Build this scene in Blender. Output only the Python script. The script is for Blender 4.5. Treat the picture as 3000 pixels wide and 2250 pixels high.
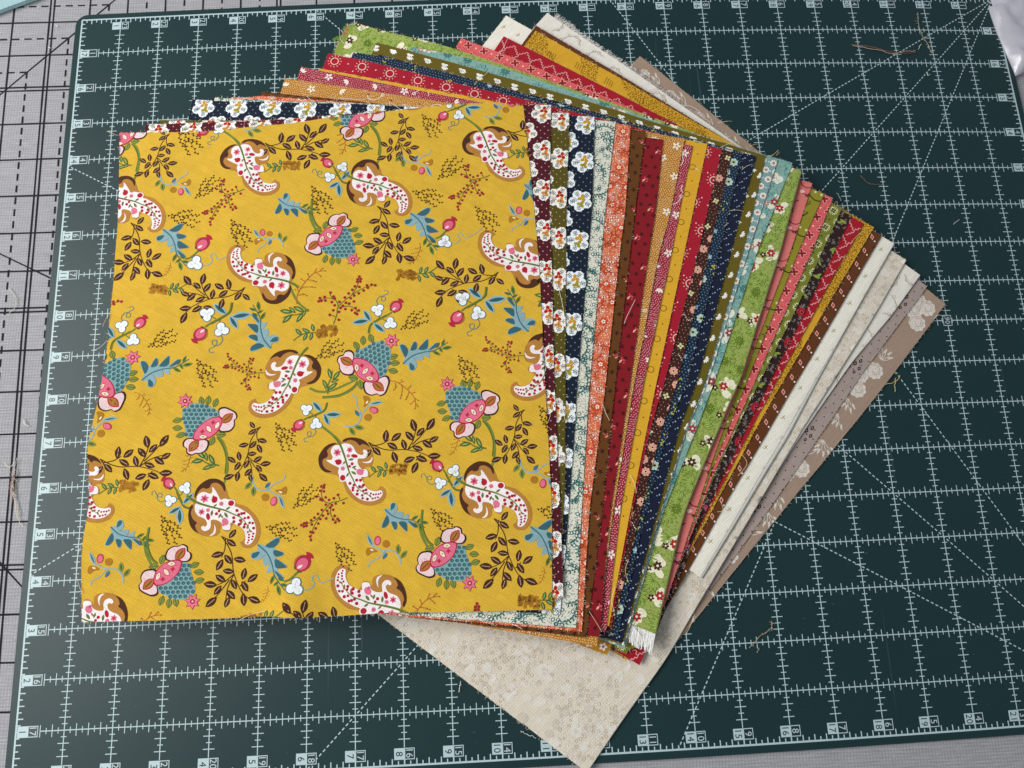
import bpy, bmesh, math, random, json
import numpy as np
from mathutils import Vector, Matrix
from mathutils.geometry import delaunay_2d_cdt

for o in list(bpy.data.objects): bpy.data.objects.remove(o)
scene = bpy.context.scene
col = scene.collection

# ------------------------------------------------------------------ camera
cd = bpy.data.cameras.new('camera'); cam = bpy.data.objects.new('camera', cd); col.objects.link(cam)
RV = ((0.99863222, -0.04861910, 0.01923207), (-0.04300594, -0.97301417, -0.22670224), (0.02973514, 0.22556507, -0.97377422))
CP = (-0.04924113, -0.12697643, 0.42228147)
cam.matrix_world = Matrix(((RV[0][0], -RV[1][0], -RV[2][0], CP[0]), (RV[0][1], -RV[1][1], -RV[2][1], CP[1]),
                           (RV[0][2], -RV[1][2], -RV[2][2], CP[2]), (0, 0, 0, 1)))
cd.sensor_width = 36; cd.lens = 26.4; cd.clip_start = 0.02; cd.clip_end = 20
scene.camera = cam
scene.render.resolution_x, scene.render.resolution_y = 1024, 768

# ------------------------------------------------------------------ light
world = bpy.data.worlds.new('World'); scene.world = world; world.use_nodes = True
world.node_tree.nodes['Background'].inputs[0].default_value = (0.80, 0.90, 1.0, 1)
world.node_tree.nodes['Background'].inputs[1].default_value = 0.29
def area(name, loc, target, sx, sy, energy, color):
    l = bpy.data.lights.new(name, 'AREA'); l.shape = 'RECTANGLE'; l.size = sx; l.size_y = sy; l.energy = energy; l.color = color
    o = bpy.data.objects.new(name, l); col.objects.link(o); o.location = loc
    o.rotation_euler = (Vector(target) - Vector(loc)).to_track_quat('-Z', 'Y').to_euler()
    return o
area('window_light', (-1.25, 0.12, 1.12), (-0.05, 0.0, 0.0), 1.1, 0.8, 32, (1.0, 0.985, 0.96))
vs = scene.view_settings; vs.view_transform = 'Standard'; vs.look = 'None'; vs.exposure = 0.0; vs.gamma = 1.0
vs.use_curve_mapping = False
scene.render.engine = 'CYCLES'

# ------------------------------------------------------------------ helpers
rng = np.random.RandomState(7)
IN = 0.0254
def lin(h):
    h = h.lstrip('#'); c = [int(h[i:i+2], 16)/255 for i in (0, 2, 4)]
    return tuple(x/12.92 if x <= .04045 else ((x+.055)/1.055)**2.4 for x in c)
def tag(o, label=None, cat=None, group=None, kind=None):
    if label: o['label'] = label
    if cat: o['category'] = cat
    if group: o['group'] = group
    if kind: o['kind'] = kind
    return o
ZC = (-0.008585417, 0.000867379, -0.001395627, -0.002395163, 0.001094702, -0.000588551, -0.0002376)
def zmat(x, y):                     # the board under the mat is softly padded and rounds off to its sides
    x = np.clip(np.asarray(x, float), -.40, .42)/.3; y = np.clip(np.asarray(y, float), -.33, .33)/.23
    return ZC[0]*x*x+ZC[1]*x*y+ZC[2]*y*y+ZC[3]*x**3+ZC[4]*x*x*y+ZC[5]*x*y*y+ZC[6]*y**3
def inside(poly, x, y):
    x = np.asarray(x, float); y = np.asarray(y, float); c = np.zeros(x.shape, bool)
    n = len(poly)
    for i in range(n):
        x1, y1 = poly[i]; x2, y2 = poly[(i+1) % n]
        if y1 == y2: continue
        c ^= ((y1 > y) != (y2 > y)) & (x < (x2-x1)*(y-y1)/(y2-y1)+x1)
    return c
def catmull(P, closed=True, k=4):
    P = np.asarray(P, float); n = len(P); out = []
    for i in range(n if closed else n-1):
        if closed: a, b, c, d = P[i-1], P[i], P[(i+1) % n], P[(i+2) % n]
        else: a, b, c, d = P[max(i-1, 0)], P[i], P[i+1], P[min(i+2, n-1)]
        for j in range(k):
            t = j/k
            out.append(.5*((2*b)+(c-a)*t+(2*a-5*b+4*c-d)*t*t+(3*b-a-3*c+d)*t**3))
    if not closed: out.append(P[-1])
    return np.array(out)
def cdt_fill(P, step):
    """triangulate a closed outline with inner points every `step`"""
    P = [tuple(p) for p in P]; a = np.array(P)
    xs = np.arange(a[:, 0].min()+step/2, a[:, 0].max(), step); ys = np.arange(a[:, 1].min()+step/2, a[:, 1].max(), step)
    pts = list(P)
    if len(xs) and len(ys):
        X, Y = np.meshgrid(xs, ys); m = inside(a, X, Y)
        pts += list(zip(X[m], Y[m]))
    r = delaunay_2d_cdt([Vector(p) for p in pts], [], [list(range(len(P)))], 1, 1e-7)
    return np.array([tuple(v) for v in r[0]]), [tuple(f) for f in r[2]]
class Mesh:
    def __init__(s): s.v = []; s.f = []; s.c = []; s.n = 0
    def add(s, V, F, C):
        V = np.asarray(V, float).reshape(-1, 3); n0 = s.n
        C = np.asarray(C, float)
        if C.ndim == 1: C = np.tile(C[:3], (len(V), 1))
        s.v.append(V); s.c.append(C); s.f += [tuple(i+n0 for i in f) for f in F]; s.n += len(V)
    def build(s, name, mat, parent=None, smooth=False):
        me = bpy.data.meshes.new(name); V = np.concatenate(s.v)
        me.from_pydata(V.tolist(), [], s.f); me.materials.append(mat)
        a = me.color_attributes.new('print_colour', 'FLOAT_COLOR', 'POINT')
        a.data.foreach_set('color', np.c_[np.concatenate(s.c), np.ones(len(V))].astype(np.float32).ravel())
        if smooth: me.polygons.foreach_set('use_smooth', [True]*len(me.polygons))
        o = bpy.data.objects.new(name, me); col.objects.link(o)
        if parent: o.parent = parent
        return o
def tube(M, P, r, C, n=5):
    P = np.asarray(P, float); F = []; V = []
    T = np.gradient(P, axis=0); T /= np.linalg.norm(T, axis=1)[:, None]+1e-12
    for i in range(len(P)):
        up = np.array([0, 0, 1.]); a = np.cross(T[i], up); a /= np.linalg.norm(a)+1e-9; b = np.cross(a, T[i])
        rr = r if np.isscalar(r) else r[i]
        for j in range(n):
            t = 2*math.pi*j/n; V.append(P[i]+rr*(math.cos(t)*a+math.sin(t)*b))
    for i in range(len(P)-1):
        for j in range(n):
            F.append((i*n+j, i*n+(j+1) % n, (i+1)*n+(j+1) % n, (i+1)*n+j))
    F.append(tuple(range(n))[::-1]); F.append(tuple(range((len(P)-1)*n, len(P)*n)))
    M.add(V, F, C)

# ------------------------------------------------------------------ materials
def nodes(name):
    m = bpy.data.materials.new(name); m.use_nodes = True; nt = m.node_tree
    return m, nt, nt.nodes['Principled BSDF']
def N(nt, t, **kw):
    n = nt.nodes.new(t)
    for k, v in kw.items():
        if k in n.inputs.keys(): n.inputs[k].default_value = v
        else: setattr(n, k, v)
    return n
def math_node(nt, op, a, b, clamp=False):
    n = nt.nodes.new('ShaderNodeMath'); n.operation = op; n.use_clamp = clamp
    for i, q in enumerate((a, b)):
        if hasattr(q, 'links'): nt.links.new(q, n.inputs[i])
        else: n.inputs[i].default_value = q
    return n.outputs[0]
def fabric(name, angle=0.0, mottle=.10, mscale=160, fine=.30, thread=.42e-3, rough=.9):
    """cotton: printed colour from the mesh, over- and under-threads, slubs and a soft nap"""
    m, nt, p = nodes(name); L = nt.links.new
    at = N(nt, 'ShaderNodeAttribute', attribute_name='print_colour')
    tc = N(nt, 'ShaderNodeTexCoord'); mp = N(nt, 'ShaderNodeMapping'); mp.inputs['Rotation'].default_value = (0, 0, angle)
    L(tc.outputs['Object'], mp.inputs['Vector'])
    hs = []
    for d in ('X', 'Y'):
        w = N(nt, 'ShaderNodeTexWave', wave_type='BANDS', bands_direction=d, wave_profile='SIN')
        w.inputs['Scale'].default_value = 1/(thread*20)*2*math.pi/math.pi; w.inputs['Distortion'].default_value = 1.2
        w.inputs['Detail'].default_value = 1; w.inputs['Detail Scale'].default_value = .6
        L(mp.outputs[0], w.inputs['Vector']); hs.append(w.outputs['Fac'])
    weave = math_node(nt, 'MULTIPLY', hs[0], hs[1])
    n1 = N(nt, 'ShaderNodeTexNoise', Scale=1900.0, Detail=2.0, Roughness=.6); L(mp.outputs[0], n1.inputs['Vector'])
    st = N(nt, 'ShaderNodeMapping'); st.inputs['Scale'].default_value = (90, 1300, 900); L(mp.outputs[0], st.inputs['Vector'])
    n2 = N(nt, 'ShaderNodeTexNoise', Scale=1.0, Detail=2.0); L(st.outputs[0], n2.inputs['Vector'])
    n3 = N(nt, 'ShaderNodeTexNoise', Scale=mscale, Detail=4.0, Roughness=.6); L(mp.outputs[0], n3.inputs['Vector'])
    a = math_node(nt, 'MULTIPLY_ADD', n1.outputs['Fac'], fine*1.5); nt.nodes[-1].inputs[2].default_value = 1-.75*fine
    b = math_node(nt, 'MULTIPLY_ADD', n2.outputs['Fac'], fine); nt.nodes[-1].inputs[2].default_value = 1-.5*fine
    c = math_node(nt, 'MULTIPLY_ADD', n3.outputs['Fac'], mottle*2); nt.nodes[-1].inputs[2].default_value = 1-mottle
    d = math_node(nt, 'MULTIPLY_ADD', weave, fine*.6); nt.nodes[-1].inputs[2].default_value = 1-.15*fine
    k = math_node(nt, 'MULTIPLY', math_node(nt, 'MULTIPLY', a, b), math_node(nt, 'MULTIPLY', c, d))
    mx = N(nt, 'ShaderNodeVectorMath', operation='SCALE'); L(at.outputs['Color'], mx.inputs[0]); L(k, mx.inputs['Scale'])
    L(mx.outputs[0], p.inputs['Base Color'])
    p.inputs['Roughness'].default_value = rough; p.inputs['Specular IOR Level'].default_value = .25
    p.inputs['Sheen Weight'].default_value = .12; p.inputs['Sheen Roughness'].default_value = .5
    hh = math_node(nt, 'ADD', weave, n1.outputs['Fac'])
    bp = N(nt, 'ShaderNodeBump', Strength=.35, Distance=.00012); L(hh, bp.inputs['Height']); L(bp.outputs[0], p.inputs['Normal'])
    return m
def plain(name, colour, rough=.6, spec=.4, var=.0, scale=300):
    m, nt, p = nodes(name)
    p.inputs['Base Color'].default_value = (*colour, 1); p.inputs['Roughness'].default_value = rough; p.inputs['Specular IOR Level'].default_value = spec
    if var:
        tc = N(nt, 'ShaderNodeTexCoord'); n = N(nt, 'ShaderNodeTexNoise', Scale=scale, Detail=4.0); nt.links.new(tc.outputs['Object'], n.inputs['Vector'])
        r = N(nt, 'ShaderNodeMix', data_type='RGBA')
        r.inputs[6].default_value = (*[c*(1-var) for c in colour], 1); r.inputs[7].default_value = (*[min(1, c*(1+var)) for c in colour], 1)
        nt.links.new(n.outputs['Fac'], r.inputs[0]); nt.links.new(r.outputs[2], p.inputs['Base Color'])
    return m
def thread_mat():
    m, nt, p = nodes('cotton_thread')
    at = N(nt, 'ShaderNodeAttribute', attribute_name='print_colour'); nt.links.new(at.outputs['Color'], p.inputs['Base Color'])
    p.inputs['Roughness'].default_value = .8; return m
M_THREAD = thread_mat()

# ------------------------------------------------------------------ padded board cover (the surface everything lies on)
def flat_on(P, zf, dz):
    P = np.asarray(P, float); return np.c_[P, zf(P[:, 0], P[:, 1])+dz]
zcover = lambda x, y: zmat(x, y)-.0027
cov = Mesh()
xs = np.linspace(-.75, .75, 121); ys = np.linspace(-.62, .62, 101); X, Y = np.meshgrid(xs, ys)
Zc = zcover(X, Y)+.0004*np.sin(X*31+Y*17)*np.sin(Y*23)
cov.add(np.c_[X.ravel(), Y.ravel(), Zc.ravel()], [(j*121+i, j*121+i+1, (j+1)*121+i+1, (j+1)*121+i) for j in range(100) for i in range(120)], lin('#9d9c9f'))
M_COVER = fabric('grey_canvas_cover', angle=.02, mottle=.05, mscale=60, fine=.55, thread=.55e-3)
cover = cov.build('table_cover', M_COVER, smooth=True); tag(cover, kind='structure')
gl = Mesh(); K = lin('#17141c')
GO = np.array([-.3262, .1806]); GEX = np.array([1, -.02])*.02493; GEY = np.array([-.017, 1])*.02493
def gp(g): g = np.atleast_2d(np.asarray(g, float)); return GO+g[:, :1]*GEX+g[:, 1:]*GEY
def gline(a, b, w=.00105, dash=None):
    a, b = gp(a)[0], gp(b)[0]; d = b-a; Ln = np.hypot(*d); d /= Ln; nn = np.array([-d[1], d[0]])
    segs = [(0, Ln)] if not dash else [(t, min(t+dash[0], Ln)) for t in np.arange(0, Ln, dash[1])]
    for t0, t1 in segs:
        n = max(2, int((t1-t0)/.012)+1); t = np.linspace(t0, t1, n); wob = (rng.rand(n)-.5)*.00012
        Q = a+np.outer(t, d); l = Q+nn*(w/2+wob)[:, None]; r = Q-nn*(w/2+wob)[:, None]
        zz = lambda P: np.c_[P, np.interp(P[:, 0], xs, np.arange(121))*0+zcover(P[:, 0], P[:, 1])+.0004*np.sin(P[:, 0]*31+P[:, 1]*17)*np.sin(P[:, 1]*23)+.00018]
        gl.add(np.r_[zz(l), zz(r)], [(i, n+i, n+i+1, i+1) for i in range(n-1)], K)
for i in range(-8, 18):
    if i % 6 == 0: gline((i-.045, -15), (i-.045, 9)); gline((i+.055, -15), (i+.055, 9))
    else: gline((i, -15), (i, 9))
for j in range(-15, 10):
    if j % 6 == 0: gline((-9, j-.045), (18, j-.045)); gline((-9, j+.055), (18, j+.055))
    else: gline((-9, j), (18, j))
gline((-4, -3), (7, 8), .0009); gline((-3.2, -3.25), (1.2, -5.55), .0009); gline((-2.5, -9.5), (2.5, -14.5), .0009)
for k in range(-3, 6):
    gline((k+.5, k+1.5), (-9, k+1.5), .0011, (.0047, .0080)); gline((k+.5, k+1.5), (k+.5, -14), .0011, (.0047, .0080))
gl.build('printed_grid', fabric('grid_ink', mottle=.1, fine=.5), cover)

# ------------------------------------------------------------------ cutting mat
def mat_material():
    m, nt, p = nodes('self_healing_mat'); L = nt.links.new
    tc = N(nt, 'ShaderNodeTexCoord')
    n = N(nt, 'ShaderNodeTexNoise', Scale=9.0, Detail=5.0, Roughness=.6); L(tc.outputs['Object'], n.inputs['Vector'])
    r = N(nt, 'ShaderNodeMix', data_type='RGBA'); r.inputs[6].default_value = (*lin('#152f31'), 1); r.inputs[7].default_value = (*lin('#1a3638'), 1)
    L(n.outputs['Fac'], r.inputs[0])
    d = N(nt, 'ShaderNodeTexNoise', Scale=520.0, Detail=2.0); L(tc.outputs['Object'], d.inputs['Vector'])
    cr = N(nt, 'ShaderNodeValToRGB'); cr.color_ramp.elements[0].position = .73; cr.color_ramp.elements[1].position = .80; L(d.outputs['Fac'], cr.inputs[0])
    # fine knife scores
    mp = N(nt, 'ShaderNodeMapping'); mp.inputs['Rotation'].default_value = (0, 0, 1.25); mp.inputs['Scale'].default_value = (420, 7, 1); L(tc.outputs['Object'], mp.inputs['Vector'])
    sc = N(nt, 'ShaderNodeTexNoise', Scale=1.0, Detail=1.0); L(mp.outputs[0], sc.inputs['Vector'])
    cs = N(nt, 'ShaderNodeValToRGB'); cs.color_ramp.elements[0].position = .745; cs.color_ramp.elements[1].position = .80; L(sc.outputs['Fac'], cs.inputs[0])
    f = math_node(nt, 'ADD', math_node(nt, 'MULTIPLY', cr.outputs[0], .10), math_node(nt, 'MULTIPLY', cs.outputs[0], .07))
    r2 = N(nt, 'ShaderNodeMix', data_type='RGBA'); r2.inputs[7].default_value = (.45, .5, .5, 1); L(r.outputs[2], r2.inputs[6]); L(f, r2.inputs[0])
    L(r2.outputs[2], p.inputs['Base Color'])
    p.inputs['Roughness'].default_value = .44; p.inputs['Specular IOR Level'].default_value = .28
    g = N(nt, 'ShaderNodeTexNoise', Scale=1400.0, Detail=2.0); L(tc.outputs['Object'], g.inputs['Vector'])
    b = N(nt, 'ShaderNodeBump', Strength=.25, Distance=.0001); L(g.outputs['Fac'], b.inputs['Height']); L(b.outputs[0], p.inputs['Normal'])
    return m
mat = bpy.data.objects.new('cutting_mat', None); col.objects.link(mat)
mat.location = (0, 0, 0)
tag(mat, 'dark green cutting mat with white ruled inch grid under the fabric stack', 'cutting mat')
def rrect(x0, y0, x1, y1, r, k=8):
    out = []
    for cx, cy, a0 in ((x1-r, y1-r, 0), (x0+r, y1-r, 90), (x0+r, y0+r, 180), (x1-r, y0+r, 270)):
        for i in range(k+1):
            t = math.radians(a0+90*i/k); out.append((cx+r*math.cos(t), cy+r*math.sin(t)))
    P = []
    for i in range(len(out)):
        a = np.array(out[i]); b = np.array(out[(i+1) % len(out)]); n = max(1, int(np.hypot(*(b-a))/.012))
        for j in range(n): P.append(a+(b-a)*j/n)
    return np.array(P)
mg = .175*IN; O = rrect(-12*IN-mg, -9*IN-mg, 12*IN+mg, 9*IN+mg, .32*IN)
Oi = rrect(-12*IN-mg+.0005, -9*IN-mg+.0005, 12*IN+mg-.0005, 9*IN+mg-.0005, .30*IN)
n = min(len(O), len(Oi)); O, Oi = O[:n], Oi[:n]
V2, F2 = cdt_fill(Oi, .012)
B = Mesh(); DG = lin('#1d393b')
B.add(flat_on(V2, zmat, 0), F2, DG)
ring = np.r_[flat_on(Oi, zmat, 0), flat_on(O, zmat, -.0005), flat_on(O, zmat, -.0025)]
B.add(ring, [(k*n+i, k*n+(i+1) % n, (k+1)*n+(i+1) % n, (k+1)*n+i) for k in range(2) for i in range(n)], DG)
M_MAT = mat_material()
B.build('mat_sheet', M_MAT, mat, smooth=True)
M_INK = plain('mat_white_ink', lin('#b4c9cb'), .5, .4, .08, 500)
def mp2(x, y): return np.array([(x-12)*IN, (y-9)*IN])
def mline(M, a, b, w=.00050, dz=.00007, dash=None):
    a, b = mp2(*a), mp2(*b); d = b-a; Ln = np.hypot(*d); d /= Ln; nn = np.array([-d[1], d[0]])
    for t0, t1 in ([(0, Ln)] if not dash else [(t, min(t+dash[0], Ln)) for t in np.arange(0, Ln, dash[1])]):
        k = max(2, int((t1-t0)/.015)+1); Q = a+np.outer(np.linspace(t0, t1, k), d)
        M.add(np.r_[flat_on(Q+nn*w/2, zmat, dz), flat_on(Q-nn*w/2, zmat, dz)], [(i, k+i, k+i+1, i+1) for i in range(k-1)], (.6, .7, .7))
G1 = Mesh(); G2 = Mesh(); G3 = Mesh()
for y in range(1, 18):
    mline(G1, (.5, y), (23.5, y))
    for k in range(4, 189):
        if k % 8: h = .12 if k % 2 == 0 else .06; mline(G1, (k/8, y-h), (k/8, y+h), .00043, .00009)
for x in range(1, 24):
    mline(G1, (x, .34), (x, 17.66), dz=.00011)
    for k in range(4, 141):
        if k % 8: h = .12 if k % 2 == 0 else .06; mline(G1, (x-h, k/8), (x+h, k/8), .00043, .00013)
for a, b in (((0, 0), (24, 0)), ((24, 0), (24, 18)), ((24, 18), (0, 18)), ((0, 18), (0, 0))): mline(G2, a, b, .00095)
for k in range(1, 192):
    h = .13 if k % 2 == 0 else .085
    mline(G2, (k/8, .0), (k/8, h), .0006, .00009); mline(G2, (k/8, 18), (k/8, 18-h), .0006, .00009)
    if k % 8 == 0: mline(G2, (k/8, 0), (k/8, .11), .0007, .00010); mline(G2, (k/8, 18), (k/8, 17.89), .0007, .00010)
    if k < 144: mline(G2, (0, k/8), (h, k/8), .0006, .00009); mline(G2, (24, k/8), (24-h, k/8), .0006, .00009)
t3 = math.tan(math.radians(30))
for sy, y0 in ((-1, 18), (1, 0)):
    mline(G3, (24, y0), (0, y0+sy*24*t3), .0006, .00015, (.0016, .0028))
    mline(G3, (24, y0), (6, y0+sy*18), .0006, .00015, (.0016, .0028))
    mline(G3, (24, y0), (24-18*t3, y0+sy*18), .0006, .00015, (.0016, .0028))
G1.build('grid_lines', M_INK, mat); G2.build('border_scale', M_INK, mat); G3.build('angle_lines', M_INK, mat)
_txt = {}
def text_mesh(s):
    if s not in _txt:
        cu = bpy.data.curves.new('t', 'FONT'); cu.body = s; cu.align_x = 'CENTER'; cu.align_y = 'CENTER'; cu.size = 1; cu.resolution_u = 3
        ob = bpy.data.objects.new('t', cu); me = bpy.data.meshes.new_from_object(ob)
        _txt[s] = (np.array([v.co[:2] for v in me.vertices]), [tuple(p.vertices) for p in me.polygons])
        bpy.data.objects.remove(ob); bpy.data.meshes.remove(me); bpy.data.curves.remove(cu)
    V, F = _txt[s]; return V - (V.max(0)+V.min(0))/2, F
INKC = lin('#b4c9cb'); 
def ink_mat():
    m, nt, p = nodes('mat_label_ink'); at = N(nt, 'ShaderNodeAttribute', attribute_name='print_colour')
    nt.links.new(at.outputs['Color'], p.inputs['Base Color']); p.inputs['Roughness'].default_value = .5; return m
M_LAB = ink_mat()
def rect(M, x0, y0, x1, y1, c, dz):
    M.add(flat_on([mp2(x0, y0), mp2(x1, y0), mp2(x1, y1), mp2(x0, y1)], zmat, dz), [(0, 1, 2, 3)], c)
def digits(M, s, x, y, h, c, dz):
    V, F = text_mesh(s); V = V*(h*1.38)
    P = np.array([mp2(x+v[1], y-v[0]) for v in V]); M.add(flat_on(P, zmat, dz), F, c)
def label(xa, xb, y0, y1, white, boxed, white_first):
    L_ = Mesh(); xm = (xa+xb)/2
    wx = (xa, xm) if white_first else (xm, xb); bx_ = (xm, xb) if white_first else (xa, xm)
    return L_, wx, bx_
def add_label(x0, xm, x1, ya, yb, sw, sb):
    """a filled box x0..xm with dark figures and an outlined box xm..x1 with white figures"""
    L_ = Mesh(); lo, hi = min(x0, xm), max(x0, xm); yc = (ya+yb)/2
    rect(L_, lo, ya, hi, yb, INKC, .00017); digits(L_, sw, (x0+xm)/2, yc, .145, lin('#14282b'), .00023)
    lo, hi = min(xm, x1), max(xm, x1)
    rect(L_, lo, ya, hi, yb, INKC, .00017); e = .017
    rect(L_, lo+e, ya+e, hi-e, yb-e, lin('#132a2d'), .00020); digits(L_, sb, (xm+x1)/2, yc, .145, INKC, .00023)
    L_.build('number_label', M_LAB, mat)
for y in range(1, 18):
    add_label(.03, .245, .46, y-.11, y+.11, str(y), str(18-y))
    add_label(23.54, 23.755, 23.97, y-.11, y+.11, str(y), str(18-y))
for x in range(1, 24):
    add_label(x-.21, x, x+.21, 17.67, 17.89, str(x), str(24-x))
    add_label(x-.21, x, x+.21, .11, .33, str(x), str(24-x))
L_ = Mesh(); rect(L_, 20.89, 8.87, 21.11, 9.13, INKC, .00017); rect(L_, 20.905, 8.885, 21.095, 9.115, lin('#132a2d'), .0002); digits(L_, '90', 21, 9, .13, INKC, .00023)
L_.build('number_label', M_LAB, mat)

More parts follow.
